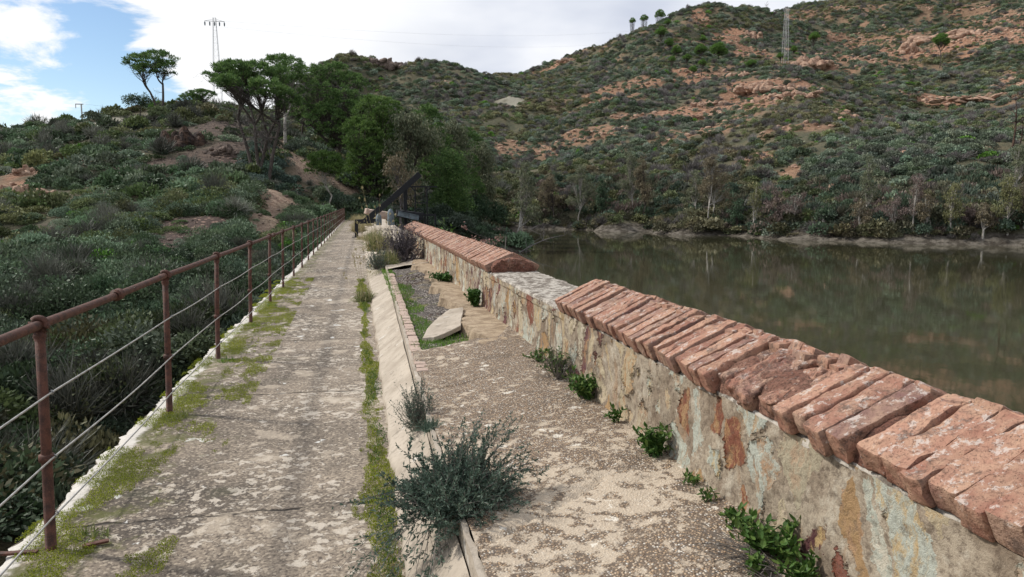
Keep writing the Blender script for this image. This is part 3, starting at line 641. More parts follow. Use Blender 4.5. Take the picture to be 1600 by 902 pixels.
# ledge slab with a broken far edge
YS = 6.55
def ledge_z(x, y): return .318+.085*smooth(x, .45, 1.45)+.012*fbm(x*1.8, y*1.8, 0, 3, 71)+.004*fbm(x*10, y*10, 0, 3, 72)
mb = MB(); yy = np.arange(-1.5, YS+.5, .02); u = np.linspace(0, 1, 58); Yg, Ug = np.meshgrid(yy, u, indexing='ij'); Xg = (xe(Yg)+.03)*(1-Ug)+1.47*Ug
endy = YS-.25+.25*Ug+.1*fbm(Ug*4, 1.0, 0, 3, 73)+.05*smooth(Ug, .7, 1)*8
Ycl = np.minimum(Yg, endy); Zg = ledge_z(Xg, Ycl)
crack = np.zeros_like(Xg)
for (xa, ya, xb, yb) in ((.46, 4.9, 1.42, 5.45), (.5, 2.68, 1.45, 3.3)):
    t_ = (Xg-xa)/(xb-xa); yc = ya+(yb-ya)*t_+.05*fbm(Xg*4, ya, 0, 3, 74); crack = np.maximum(crack, (1-smooth(np.abs(Ycl-yc), .008, .022))*(t_ < .62))
Zg = Zg-.02*crack-.10*smooth(Yg-endy, .0, .06); mb.grid(np.stack([Xg, np.minimum(Yg, endy+.03), Zg], -1)[:, ::-1]); part(mb, 'ledge_slab', MAT['slab'], dam, True)
# strip of the slab left along the parapet foot, beyond the break
mb = MB(); yy = np.arange(YS-.4, 15.5, .03); u = np.linspace(0, 1, 16); Yg, Ug = np.meshgrid(yy, u, indexing='ij')
inner = 1.02+.1*smooth(Yg, 6.5, 8.5)+.075*fbm(Yg*2.2, 0, 0, 4, 81)+.05*fbm(Yg*7, 0, 0, 3, 82); Xg = inner*(1-Ug)+1.47*Ug
Zg = .395+.01*fbm(Xg*3, Yg*3, 0, 3, 83)-.1*smooth(.06-Ug, 0, .03); mb.grid(np.stack([Xg, Yg, Zg], -1)[:, ::-1]); part(mb, 'slab_strip', MAT['sand'], dam)
# ledge far away: mortared again beyond the bushes
mb = MB(); yy = np.arange(14.5, YE, .15); u = np.linspace(0, 1, 16); Yg, Ug = np.meshgrid(yy, u, indexing='ij'); Xg = (xe(Yg)+.02)*(1-Ug)+(1.47+.53*(Yg > PE))*Ug
mb.grid(np.stack([Xg, Yg, .30+.09*Ug+.03*fbm(Xg*2, Yg*2, 0, 3, 85)], -1)[:, ::-1]); part(mb, 'ledge_slab', MAT['bank'], dam, True)
# pink brick course laid on edge behind the facing
mb = MB(); y = 5.6; 
def rbox(mb, c, h, R, r=.008, n=(6, 6, 6), amp=.0015, seed=0, mi=0, nf=20):
    """worn box: rounded edges and an uneven surface"""
    for ax_ in range(3):
        o1, o2 = [a for a in range(3) if a != ax_]
        for sg in (-1, 1):
            a = np.linspace(-1, 1, n[o1]); b = np.linspace(-1, 1, n[o2]); A_, B_ = np.meshgrid(a, b, indexing='ij'); p = np.zeros(A_.shape+(3,))
            p[..., o1] = A_*h[o1]; p[..., o2] = B_*h[o2]; p[..., ax_] = sg*h[ax_]
            hr = np.array(h)-r; q = np.clip(p, -hr, hr); d = p-q; ln = np.linalg.norm(d, axis=-1, keepdims=True)+1e-9; p = q+d/ln*r
            nz = np.stack([fbm(p[..., 0]*nf+seed*3.1, p[..., 1]*nf, p[..., 2]*nf, 3, k) for k in (1, 2, 3)], -1); p = p+nz*amp
            p = p@np.asarray(R).T+np.asarray(c)
            if (sg > 0) ^ (ax_ == 1): mb.grid(p, mi)
            else: mb.grid(p[:, ::-1], mi)
def rotm(rx=0, ry=0, rz=0):
    cx, sx, cy, sy, cz, sz = math.cos(rx), math.sin(rx), math.cos(ry), math.sin(ry), math.cos(rz), math.sin(rz)
    return np.array([[cz, -sz, 0], [sz, cz, 0], [0, 0, 1]])@np.array([[cy, 0, sy], [0, 1, 0], [-sy, 0, cy]])@np.array([[1, 0, 0], [0, cx, -sx], [0, sx, cx]])
g = random.Random(3)
while y < 13.5:
    x = float(xe(np.array(y)))+.075; rbox(mb, (x+g.uniform(-.006, .006), y, .275+g.uniform(-.006, .004)), (.045, .052, .045), rotm(0, 0, g.uniform(-.06, .06)), .006, (4, 4, 4), .002, y); y += .118
def m_pinkbrick():
    m, t = mat('pale_pink_brick'); isl = t.n('ShaderNodeNewGeometry').outputs['Random Per Island']; o = geo_pos(t)
    col = t.mix(t.noise(o, 3, 3), (.38, .27, .22), (.5, .4, .33)); finish(t, t.mix(t.ramp(t.noise(o, 40, 4), .5, .7, 0, .5), col, (.25, .18, .13)), .9); return m
part(mb, 'edging_bricks', m_pinkbrick(), dam)

# gravel bed in the broken part of the ledge
def m_gravel():
    m, t = mat('grey_gravel_bed'); o = geo_pos(t); v = t.n('ShaderNodeTexVoronoi', {'Vector': o, 'Scale': 38.0})
    sc_ = t.n('ShaderNodeSeparateColor', {0: v.outputs['Color']}); col = t.cramp(sc_.outputs[0], [(0, (.09, .075, .065)), (.5, (.23, .2, .175)), (.85, (.38, .34, .3)), (1, (.5, .46, .4))])
    col = t.mix(t.ramp(v.outputs[0], .35, .6), col, (.05, .042, .036)); n = t.noise(o, 1.8, 5, .6)
    col = t.mix(t.ramp(n, .5, .6, 0, .8), col, t.mix(t.noise(o, 25, 4), (.12, .1, .06), (.28, .23, .16)))
    col = t.mix(t.ramp(t.noise(t.mapv(o, loc=(3, 3, 0)), 2.4, 4), .6, .68, 0, .7), col, (.16, .16, .035))
    finish(t, col, .95, t.ramp(v.outputs[0], 0, .6, 1, 0), 1., .015); return m
def bed_z(x, y): return .285+.05*smooth(x, .9, 1.2)*smooth(y, 8, 9.5)+.07*smooth(np.hypot((x-.98)/.22, (y-12.2)/1.6)*-1, -1.3, -.3)+.016*fbm(x*3, y*3, 0, 3, 91)
mb = MB(); yy = np.arange(5.9, 15.5, .04); u = np.linspace(0, 1, 40); Yg, Ug = np.meshgrid(yy, u, indexing='ij'); Xg = (xe(Yg)+.03)*(1-Ug)+1.45*Ug
Zg = bed_z(Xg, Yg)+.006*fbm(Xg*25, Yg*25, 0, 3, 92)
mb.grid(np.stack([Xg, Yg, Zg], -1)[:, ::-1]); tag(mb.build('gravel_bed', m_gravel(), smooth=True), kind='structure')
g = np.random.default_rng(9); N = 1500; x = g.uniform(.6, 1.4, N); y = g.uniform(6.6, 15, N); ok = (fbm(x*2, y, 0, 2, 5) > -.15) & ((x > .8) | (y > 9)) & (x < 1.0+.2*g.uniform(size=N)); x, y = x[ok], y[ok]
r = g.uniform(.006, .022, len(x)); scat('gravel', (np.c_[x, y, bed_z(x, y)+.003], np.full(len(x), 11), np.stack([r]*3, 1), np.ones((len(x), 3))))['label'] = 'loose grey gravel lying in the broken part of the ledge'
# broken tilted slab lying in the gap
mb = MB(); pts2 = np.array([(.6, 6.95), (.72, 6.86), (1.0, 7.15), (1.06, 7.5), (1.17, 8.1), (1.02, 8.2), (.72, 7.45)]); cen = pts2.mean(0); K = 90
th = np.linspace(0, 2*math.pi, K, endpoint=False); ang = np.arctan2(*(pts2-cen).T[::-1]); od = np.argsort(ang); pr = np.hypot(*(pts2-cen).T)[od]; po_ = (pts2-cen)[od]; rr = np.full(K, 9.)
for i in range(len(po_)):
    a_, b_ = po_[i], po_[(i+1) % len(po_)]; e_ = b_-a_; dn = np.cos(th)*e_[1]-np.sin(th)*e_[0]; tt = (a_[0]*e_[1]-a_[1]*e_[0])/(dn+1e-12); uu_ = (np.cos(th)*tt-a_[0])*e_[0]+(np.sin(th)*tt-a_[1])*e_[1]; uu_ /= (e_**2).sum()
    okk = (tt > 0) & (uu_ >= -.001) & (uu_ <= 1.001); rr = np.where(okk, np.minimum(rr, tt), rr)
rr = rr*(1+.025*fbm(np.cos(th)*6, np.sin(th)*6, 0, 3, 4))
rings = []
for f_, dz in ((.02, .0), (.5, .002), (.97, .0), (1.0, -.004), (1.0, -.045), (.9, -.05)):
    px_ = cen[0]+rr*f_*np.cos(th); py_ = cen[1]+rr*f_*np.sin(th); rings.append(np.stack([px_, py_, .335+.17*(px_-.7)+.012*(py_-7)+dz+.006*fbm(px_*6, py_*6, 0, 3, 9)], -1))
mb.grid(np.array(rings)[:, ::-1], closed=True)
o = mb.build('concrete_slab', MAT['bank'], origin=(float(cen[0]), float(cen[1]), .29)); tag(o, 'broken pale concrete slab lying tilted across the gravel beside the green grass', 'slab')

# ------------------------------------------------------------------ parapet: stone wall, two runs of brick coping with a gap between
par = thing('parapet_wall', 'long stone parapet with weathered red brick coping along the water side of the walkway', 'wall', (1.7, 10, 0))
XP = 1.44
mb = MB(); yy = np.concatenate([np.arange(.5, 4, .006), np.arange(4, 8, .012), np.arange(8, 17, .04), np.arange(17, PE+.01, .1)]); yy = np.r_[np.arange(-1.5, .5, .03), yy]; zz_ = np.linspace(.36, .815, 70)
Yg, Zg = np.meshgrid(yy, zz_, indexing='ij'); Xg = XP+.010*fbm(Yg*2.5, Zg*2.5, 0, 4, 101)+.005*fbm(Yg*14, Zg*14, 0, 4, 102)-.012*smooth(.45-Zg, 0, .07)-.014*smooth(Zg, .755, .77)*(Yg > 5.0)*(Yg < 8.2)
Xg = Xg-.0045*smooth(Yg, 8, 20)*(Yg-8)*.6
mb.grid(np.stack([Xg, Yg, Zg], -1)[:, ::-1]); part(mb, 'stone_face', MAT['stone'], par, True)
mb = MB(); u = np.linspace(0, 1, 26); yt = yy; Yg, Ug = np.meshgrid(yt, u, indexing='ij'); xin = XP-.008-.0045*smooth(Yg, 8, 20)*(Yg-8)*.6-.006; Xg = xin*(1-Ug)+(1.98)*Ug
Zg = .815+.012*smooth(Ug, .0, .1)+.006*fbm(Xg*6, Yg*6, 0, 4, 103)+.004*fbm(Xg*25, Yg*25, 0, 3, 104); Zg[:, 0] -= .02
Xg[:, 0] += .02
mb.grid(np.stack([Xg, Yg, Zg], -1)[:, ::-1]); mb.add([(1.98, -1.5, .822), (1.98, PE, .822), (1.98, PE, -8), (1.98, -1.5, -8)], [(0, 1, 2, 3)])
mb.add([(1.98, PE-.02, .822), (XP-.03, PE-.02, .82), (XP-.03, PE-.02, .2), (1.98, PE-.02, .2)], [(0, 1, 2, 3)])
part(mb, 'wall_top', MAT['top'], par, True)

def brick_bed(mb, y0, y1, st, amp, seed, end=True):
    """rough mortar core under the bricks, rounded in section; ends closed"""
    yy = np.arange(y0, y1+st, st); a = np.linspace(0, math.pi, 40); Yg, Ag = np.meshgrid(yy, a, indexing='ij')
    ex = np.sign(np.cos(Ag))*np.abs(np.cos(Ag))**.8; Xg = 1.705-.25*ex; Zg = .822+.150*np.sin(Ag)**.9+(Ag > .02)*(Ag < math.pi-.02)*0
    nz = fbm(Xg*11, Yg*11, Zg*11, 5, seed, .62)*amp; Xg = Xg-nz*ex; Zg = Zg+nz*np.sin(Ag)
    mb.grid(np.stack([Xg, Yg, Zg], -1))
    for q, j in ((0, 0), (1, -1)):
        R0 = np.stack([Xg[j], Yg[j], Zg[j]], -1); c = np.array([1.705, Yg[j, 0], .822]); G = np.array([c+(R0-c)*f for f in np.linspace(1, .02, 14)])
        G[1:, :, 1] += (fbm(G[1:, :, 0]*12, G[1:, :, 2]*12, q*3, 4, seed+7)*.022-.012)*(1 if q else -1)*-1
        mb.grid(G if q else G[:, ::-1])
def coping(y0, y1, pitch, n, seed, skip, name_seed):
    g = random.Random(seed); mb = MB(); y = y0; k = 0; ramp_ = math.radians(28); grp = g.randint(4, 6); off = 0; tilt = 0; sx = 0
    while y < y1:
        if k % grp == 0: off = g.uniform(-.006, .006); grp = g.randint(3, 7); tilt = g.uniform(-.06, .06); y += g.uniform(.008, .03); sx = g.uniform(-.015, .015)
        th = pitch*g.uniform(.8, 1.06); c = th/2
        for side in (-1, 1):
            if (k, side) in skip or (side, 'p') in skip and g.random() < 0: continue
            if g.random() < .05 and n[0] > 6: continue
            ln = .155+g.uniform(-.012, .012); hh = .045+g.uniform(-.004, .004); yw = th/2-.006
            a = ramp_+g.uniform(-.03, .03)
            # centre of the sloping brick; its low end overhangs the wall face
            cx = 1.705+side*(.138+g.uniform(-.006, .006)); cz = .937+off+g.uniform(-.004, .004)
            rbox(mb, (cx+sx*.3, y+c+sx*0, cz), (ln, yw, hh), rotm(g.uniform(-.05, .05), side*a, tilt+g.uniform(-.025, .025)), g.uniform(.008, .015), n, .0055 if n[0] > 6 else .003, seed*7+k*2+side, nf=16)
        y += th; k += 1
    return mb
skipn = {(16, -1), (17, -1), (18, -1), (9, -1), (15, -1), (17, 1), (33, 1), (29, -1)}
# near run: from behind the camera to y = 5.15 (first brick at the far end)
mb = coping(-1.2, 5.05, .088, (16, 7, 7), 5, set(), 0) if False else None
g = random.Random(11); mbe = MB(); mbn = MB(); y = 5.10; k = 0; a0 = math.radians(25.5); grp = 8; tl = 0.0; gaps = {8: .05, 13: .06, 18: .06, 20: .015}
groups = [8, 5, 5, 2]; marks = set(); acc = 0
for q in groups: acc += q; marks.add(acc)
missing = {27, 28, 29, 30, 31}                                             # rubble where bricks have gone
while y > -1.3:
    if k in marks or (k > 24 and k % 6 == 0): y -= g.uniform(.035, .055); tl = g.uniform(-.05, .04)
    w_ = g.uniform(.074, .096)*(1.0 if y > 2.2 else 1.08); y -= w_
    for side in (-1, 1):
        if side == -1 and k in missing:
            rbox(mbe, (1.705-.146+g.uniform(-.01, .02), y+w_/2, .918+g.uniform(-.014, .004)), (.162+g.uniform(-.03, .012), w_/2+.003, .042), rotm(g.uniform(-.12, .12), -(a0+g.uniform(-.06, .06)), tl+g.uniform(-.06, .06)), .014, (34, 14, 14), .0095, k*2+side, nf=26); continue
        if side == 1 and g.random() < .08: continue
        ln = .172+g.uniform(-.01, .01); hh = .045+g.uniform(-.004, .004)
        cx = 1.705+side*(.139+g.uniform(-.008, .006)); cz = .931+g.uniform(-.006, .005)
        rbox(mbn, (cx, y+w_/2, cz), (ln, w_/2-g.uniform(.0015, .0045), hh), rotm(g.uniform(-.09, .05), side*(a0+g.uniform(-.03, .03)), (tl-.02+g.uniform(-.02, .02))), g.uniform(.005, .010), (30, 12, 12), g.choice((.0035, .005, .0065)), k*2+side, nf=20)
        # short ridge bat
    if g.random() < .85: rbox(mbn, (1.705+g.uniform(-.01, .01), y+w_/2, 1.012+g.uniform(-.008, .003)), (.05, w_/2-.006, .022), rotm(g.uniform(-.08, .08), g.uniform(-.12, .12), 0), .009, (7, 6, 5), .005, k*5, nf=18)
    k += 1
cop = part(mbn, 'brick_coping', MAT['brick'], par, True)
mb = MB(); brick_bed(mb, -1.3, 5.06, .016, .008, 3); part(mb, 'mortar_core', MAT['core'], par, True)
part(mbe, 'crumbled_bricks', m_brick('crumbled_red_brick', 1), par, True)
# far run: from y = 7.95 to the end
g = random.Random(12); mbf = MB(); y = 8.0; k = 0
def drift(y): return -.0045*float(smooth(np.array(y), 8, 20))*(y-8)*.6
while y < PE-.3:
    w_ = g.uniform(.085, .115); nn = (10, 5, 5) if y < 16 else ((5, 4, 4) if y < 30 else (3, 3, 3))
    if k % 5 == 4: y += g.uniform(.01, .035); tl = g.uniform(-.04, .04)
    for side in (-1, 1):
        rbox(mbf, (1.705+drift(y)*.8+side*.142, y+w_/2, .928+g.uniform(-.008, .008)), (.170, w_/2-.005, .046), rotm(g.uniform(-.05, .08), side*(a0+g.uniform(-.04, .04)), tl+g.uniform(-.03, .03)), .01, nn, .004, k*2+side, nf=15)
    y += w_; k += 1
part(mbf, 'brick_coping', MAT['brick'], par, True)
mb = MB(); brick_bed(mb, 7.94, PE-.2, .04, .018, 8); part(mb, 'mortar_core', MAT['core'], par, True)

# ------------------------------------------------------------------ railing
rail = thing('railing', 'rusty iron railing with pipe handrail and thin steel cables along the left walkway edge', 'railing', (-1.4, 3.64, 0))
def rx_(y): return -1.415+.0115*max(y-7, 0)
py_ = [-.9, 1.40, 3.64, 5.91, 7.92, 10.19, 12.30, 14.28, 16.46, 18.67]
while py_[-1] < 60: py_.append(py_[-1]+2.16)
lean = .026; RH = 1.05
g = random.Random(2); topP = []
for i, y in enumerate(py_):
    x = rx_(y); xt = x+lean+g.uniform(-.006, .006); seg = 12 if y < 13 else 6; mb = MB()
    mb.tube([(x, y, -.03), (x+lean*.5, y, .5), (xt, y, RH-.05)], [.024, .0225, .021], seg); po = part(mb, 'post', MAT['rust'], rail, True); topP.append((xt, y, RH))
    from mathutils import Matrix
    def sub(mb, nm, m_):
        o_ = mb.build(nm, m_, po, smooth=True); return o_
    mb = MB(); mb.tube([(xt, y, RH-.075), (xt, y, RH-.05), (xt, y, RH-.03)], [.021, .028, .022], seg)
    a = np.linspace(0, 2*math.pi, 17 if y < 13 else 9)                                             # ring that holds the handrail
    mb.tube(np.stack([xt+.031*np.cos(a), y+0*a, RH+.031*np.sin(a)], -1), .015, 8 if y < 13 else 4); sub(mb, 'ring', MAT['rust'])
    if y < 40:
        mb = MB(); mb.tube([(x+lean*.42, y, .415), (x+lean*.43, y, .42), (x+lean*.44, y, .45), (x+lean*.45, y, .455)], [.02, .033, .033, .02], seg); sub(mb, 'collar', MAT['rust'])
        for z in (.17, .44, .74):
            mb = MB(); xx = x+lean*z+.026; a = np.linspace(0, 2*math.pi, 9); mb.tube(np.stack([xx+.006+.009*np.cos(a), y+0*a, z+.009*np.sin(a)], -1), .003, 4); sub(mb, 'cable_eye', MAT['cable'])
mb = MB(); pp = []
for i in range(len(topP)-1):
    a, b = np.array(topP[i]), np.array(topP[i+1])
    for q in np.linspace(0, 1, 8)[:-1]: p = a*(1-q)+b*q; p[2] -= .004*math.sin(math.pi*q); pp.append(p)
pp.append(np.array(topP[-1])); mb.tube(pp, .0215, 12); part(mb, 'handrail', MAT['rust'], rail, True)
for ya in (4.75, 12.9, 21.0):
    mb = MB(); xa = rx_(ya)+lean; mb.tube([(xa, ya-.045, RH), (xa, ya-.04, RH), (xa, ya-.03, RH), (xa, ya, RH), (xa, ya+.03, RH), (xa, ya+.04, RH), (xa, ya+.045, RH)], [.021, .034, .036, .029, .036, .034, .021], 12); part(mb, 'pipe_joint', MAT['rust'], rail, True)
for z in (.17, .44, .74):
    mb = MB(); pp = []
    for i in range(len(py_)-1):
        for q in np.linspace(0, 1, 9)[:-1]:
            y = py_[i]*(1-q)+py_[i+1]*q; pp.append((rx_(y)+lean*z+.034+.006*math.sin(i*1.7)*math.sin(math.pi*q), y, z-.012*math.sin(math.pi*q)*(1+.6*math.sin(i*2.3+z*9))))
    mb.tube(pp, .0045, 6); part(mb, 'cable', MAT['cable'], rail, True)

# ------------------------------------------------------------------ trees
def curve(p0, p1, bend, n=7):
    p0 = np.array(p0, float); p1 = np.array(p1, float); t = np.linspace(0, 1, n)[:, None]; b = np.array(bend, float)
    return p0*(1-t)+p1*t+b*np.sin(np.pi*t)
def tree(name, label, loc, H, crowns, leafmat, barkmat, style='pine', trunks=1, lean=(0, 0), seed=0, group=None, dens=1.0, leaf=None, dead=0, tr=None, split=.35, cat='tree'):
    """crowns: list of (dx, dy, z, rx, ry, rz) ellipsoids in units of metres above the base"""
    g = np.random.default_rng(seed+100); T = thing(name, label, cat, tuple(loc), group)
    tm = MB(); cm = MB(); dm = MB(); tr = tr or max(.06, H*.016)
    bases = [(g.normal()*.12*trunks, g.normal()*.12*trunks) for _ in range(trunks)]; tips = []
    for q, (bx, by) in enumerate(bases):
        cx = np.average([c[0] for c in crowns][q::trunks] or [0]); cy = np.average([c[1] for c in crowns][q::trunks] or [0]); top = min(c[2] for c in (crowns[q::trunks] or crowns))
        j = np.array([lean[0]*split+cx*split*.8+bx*2, lean[1]*split+cy*split*.8, top*(.45+.25*g.uniform())]); st = curve((bx, by, -.4), j, g.normal(size=3)*H*.02, 8)
        tm.tube(st, np.linspace(tr, tr*.7, 8), 8); tips.append((j, tr*.7))
    for i, c in enumerate(crowns):
        j, rj = tips[i % trunks]; c = np.array(c, float); cen = c[:3]; rad = c[3:]
        end = cen-np.array([0, 0, rad[2]*.25]); limb = curve(j, end, np.array([g.normal()*.3, g.normal()*.3, -abs(g.normal())*.25])*rad[0]*.4, 8)
        tm.tube(limb, np.linspace(rj, tr*.22, 8), 6)
        vol = rad[0]*rad[1]*rad[2]; area = (rad[0]*rad[1]+rad[0]*rad[2]+rad[1]*rad[2])*4
        if style == 'pine':
            cs = (.36 if H > 5 else .22)*(1 if leaf is None else leaf/.2); N = int(max(14, area/(cs*cs)*.34*dens)); d = rand_unit2(g, N, .55); r = g.uniform(.72, 1.02, N)**1.0; low = d[:, 2] < -.25; r[low] *= g.uniform(.3, .9, low.sum())
            cc = cen+d*rad*r[:, None]
            M_ = 44; L = cs*.95
            dd = rand_unit2(g, N*M_, .75); pc = np.repeat(cc, M_, 0)+dd*cs*g.uniform(.1, .62, (N*M_, 1))*np.array([1.35, 1.35, .75])
            leaves2(g, cm, pc, dd+np.array([0, 0, .5]), L*.72*g.uniform(.6, 1.3, N*M_), L*.24)
            k = min(N, 46)                                                                       # twigs that carry the tufts
            for e in cc[g.permutation(N)[:k]]:
                s0 = limb[g.integers(3, 8)]; tm.tube(curve(s0, e, g.normal(size=3)*.05*rad[0]+np.array([0, 0, -.12*rad[0]]), 5), np.linspace(tr*.2, tr*.05, 5), 3)
        else:
            N = int(area*4.5*dens); d = rand_unit2(g, N, .2); r = g.uniform(.25, 1.05, N)**.7; cc = cen+d*rad*r[:, None]*(1+.25*vn(g, d))
            M_ = 16; dd = rand_unit2(g, N*M_, 0); lf = leaf or .2; pc = np.repeat(cc, M_, 0)+dd*lf*1.6*g.uniform(.2, 1, (N*M_, 1))
            leaves2(g, cm, pc, dd*.6+np.array([0, 0, -.8 if style == 'euc' else .1]), lf*1.1*g.uniform(.6, 1.3, N*M_), lf*.42)
            for e in cc[g.permutation(N)[:min(N, 34)]]:
                s0 = limb[g.integers(2, 8)]; tm.tube(curve(s0, e, g.normal(size=3)*.04*rad[0], 5), np.linspace(tr*.22, tr*.05, 5), 3)
    for q in range(dead):                                                                        # bare lower branches
        j = tips[q % trunks][0]; z = g.uniform(.35, 1.0)*H*.75; a = g.uniform(0, 6.28); l = g.uniform(.12, .27)*H; s0 = np.array([j[0]*z/(j[2]+.1), j[1]*z/(j[2]+.1), z])
        e = s0+np.array([math.cos(a)*l, math.sin(a)*l, g.uniform(.05, .45)*l]); cv_ = curve(s0, e, (0, 0, -.1*l), 6); dm.tube(cv_, np.linspace(tr*.2, tr*.05, 6), 3)
        for w_ in range(7):
            s1 = cv_[g.integers(2, 6)]; dm.tube([s1, s1+(e-s0)*.25+g.normal(size=3)*l*.12, s1+(e-s0)*.4+g.normal(size=3)*l*.2], [tr*.07, tr*.04, tr*.02], 3)
    for v_, f_ in zip(dm.v, dm.f): tm.v.append(v_); tm.f.append(f_+tm.n); tm.m.append(np.ones(len(f_), int))
    tm.n += dm.n; tm.build('trunk', [barkmat, MAT['dead']], T, smooth=True); cm.build('crown', leafmat, T)
    return T
def rand_unit2(g, n, up=0.0):
    v = g.normal(size=(n, 3)); v[:, 2] += up; return v/np.linalg.norm(v, axis=1)[:, None]
def vn(g, d): return fbm(d[:, 0]*2+g.uniform(0, 50), d[:, 1]*2, d[:, 2]*2, 2, 3)[:, None]
def leaves2(g, mb, cen, nrm, L, Wd):
    n = len(cen); L = np.broadcast_to(L, (n,))[:, None]; Wd = np.broadcast_to(Wd, (n,))[:, None]; d = nrm/(np.linalg.norm(nrm, axis=1)[:, None]+1e-9)
    s = np.cross(d, rand_unit2(g, n)); s /= np.linalg.norm(s, axis=1)[:, None]+1e-9
    V = np.stack([cen, cen+d*L*.45+s*Wd*.5, cen+d*L, cen+d*L*.45-s*Wd*.5], 1).reshape(-1, 3); mb.add(V, np.arange(4*n).reshape(n, 4))
AZR = lambda D, px: px*D/FPX                                                 # metres spanned by px pixels at distance D
def pxtree(name, label, bx, D, lobes, leafmat, barkmat, ztree=None, **kw):
    """lobes are measured against the photograph (left, right, top, bottom, depth offset) and turned into metres at distance D"""
    x, y = at(bx, D); z = gz(x, y) if ztree is None else ztree; cr = []
    for (l, r_, tp, bt, dd) in lobes:
        c = (l+r_)/2; X1, Y1 = at(c, D+dd); rw = AZR(D+dd, (r_-l)/2)*1.12; z1 = zat(c, tp, D+dd)-z; z0 = zat(c, bt, D+dd)-z; cr.append((X1-x, Y1-y, (z1+z0)/2, rw, rw*.95, max((z1-z0)/2, .2)))
    H = max(c[2]+c[5] for c in cr); return tree(name, label, (x, y, z), H, cr, leafmat, barkmat, **kw)
gl = 'tall pines standing on the left hillside beyond the dam'
pxtree('pine_tree', 'tall pine with two leaning bare trunks and open crown against the blue sky', 258, 98, [(213, 262, 86, 118, 0), (232, 283, 82, 112, 1), (222, 250, 100, 124, -1), (255, 284, 96, 128, 0)], MAT['pine'], MAT['bark'], trunks=2, seed=1, group=gl, dead=10, dens=.6, tr=.16, split=.5)
pxtree('pine_tree', 'small dark round bushy tree on the hill crest, left of the two trunk pine', 226, 99, [(206, 232, 149, 166, 0), (222, 246, 150, 166, 0)], MAT['dk'], MAT['bark'], style='round', seed=2, group=gl, leaf=.22)
pxtree('pine_tree', 'low leaning pine on the hill crest beside the left pylon', 326, 100, [(290, 320, 147, 168, 0), (305, 342, 141, 158, 0)], MAT['pine'], MAT['bark'], seed=3, group=gl, dead=6, tr=.13)
pxtree('pine_tree', 'broad many stemmed pine with bare grey branches at the centre of the hillside', 403, 70, [(332, 372, 104, 134, 0), (352, 402, 97, 132, 1), (385, 432, 98, 134, 2), (425, 462, 105, 145, 3), (398, 446, 122, 162, -2), (365, 410, 128, 158, 4), (430, 470, 140, 180, 0), (340, 380, 118, 146, -2), (372, 412, 112, 150, 3)], MAT['pine'], MAT['bark'], trunks=4, seed=4, group=gl, dead=80, dens=1.15, tr=.17, split=.9)
pxtree('pine_tree', 'tall straight grey trunked pine behind the broad pine', 449, 82, [(420, 478, 88, 122, 2), (438, 482, 98, 135, 0), (432, 470, 120, 150, 0)], MAT['pine'], MAT['wbark'], seed=5, group=gl, dead=8, dens=.75, tr=.2)
pxtree('pine_tree', 'very large dark pine with a wide dense crown behind the small round pine', 528, 84, [(468, 530, 104, 150, 4), (500, 560, 99, 150, 4), (530, 580, 115, 165, 3), (474, 530, 128, 190, 0), (515, 570, 135, 205, 0), (482, 545, 165, 222, -1), (460, 505, 150, 200, 2), (545, 590, 150, 210, 2), (500, 560, 190, 245, 1)], MAT['pine'], MAT['bark'], seed=6, group=gl, dead=30, dens=.6, tr=.3, trunks=2, split=.6)
pxtree('pine_tree', 'bright green pine with crown reaching low, left of the pale eucalyptus', 590, 72, [(560, 625, 151, 200, 0), (535, 600, 185, 250, -1), (570, 640, 180, 250, 1), (548, 615, 225, 285, -1), (590, 640, 240, 290, 0), (535, 585, 245, 305, 1), (570, 615, 265, 318, -1)], MAT['pine2'], MAT['bark'], seed=7, group=gl, dens=1.0, tr=.2, dead=8)
pxtree('pine_tree', 'small young round pine on a thin pale trunk near the railing end', 505, 66, [(482, 532, 237, 268, 0), (484, 534, 250, 282, 0)], MAT['pine2'], MAT['wbark'], seed=8, group=gl, dens=1.3, leaf=.15, tr=.08)
pxtree('pine_tree', 'dark pine between the big pine and the bright green pine', 560, 92, [(560, 612, 158, 230, 0), (540, 590, 200, 270, 0)], MAT['pine'], MAT['bark'], seed=9, group=gl, dens=.9)
ge = 'trees beside the water beyond the end of the parapet'
pxtree('eucalyptus_tree', 'tall pale olive eucalyptus just left of the steel frame', 640, 70, [(618, 662, 168, 220, 0), (600, 645, 215, 275, 0), (630, 690, 190, 250, 2), (606, 660, 255, 318, -1)], MAT['euc'], MAT['bark'], style='euc', seed=10, group=ge, dens=1.0, leaf=.26)
pxtree('dry_tree', 'dry tan leaved tree behind the gantry beam', 628, 64, [(600, 640, 232, 285, 0), (615, 655, 265, 325, 0)], MAT['tan'], MAT['dead'], style='euc', seed=11, group=ge, dens=.55, leaf=.22, dead=8)
pxtree('pine_tree', 'dark green pine with a spire like crown right of the pale eucalyptus', 668, 78, [(648, 690, 165, 225, 0), (660, 705, 200, 260, 0), (655, 705, 245, 310, 0)], MAT['pine'], MAT['bark'], seed=12, group=ge, dens=1.0)
pxtree('eucalyptus_tree', 'olive eucalyptus with a tall narrow crown right of the spire like pine', 705, 84, [(690, 732, 186, 240, 0), (695, 735, 225, 285, 0)], MAT['euc'], MAT['bark'], style='euc', seed=13, group=ge, dens=.9, leaf=.28)
pxtree('evergreen_tree', 'dark evergreen with drooping crown at the water edge right of the steel frame', 706, 71, [(676, 726, 232, 285, 0), (682, 735, 262, 320, 0), (670, 722, 295, 345, 0), (695, 738, 300, 348, 1)], MAT['pine'], MAT['bark'], style='round', seed=14, group=ge, dens=1.7, leaf=.2)
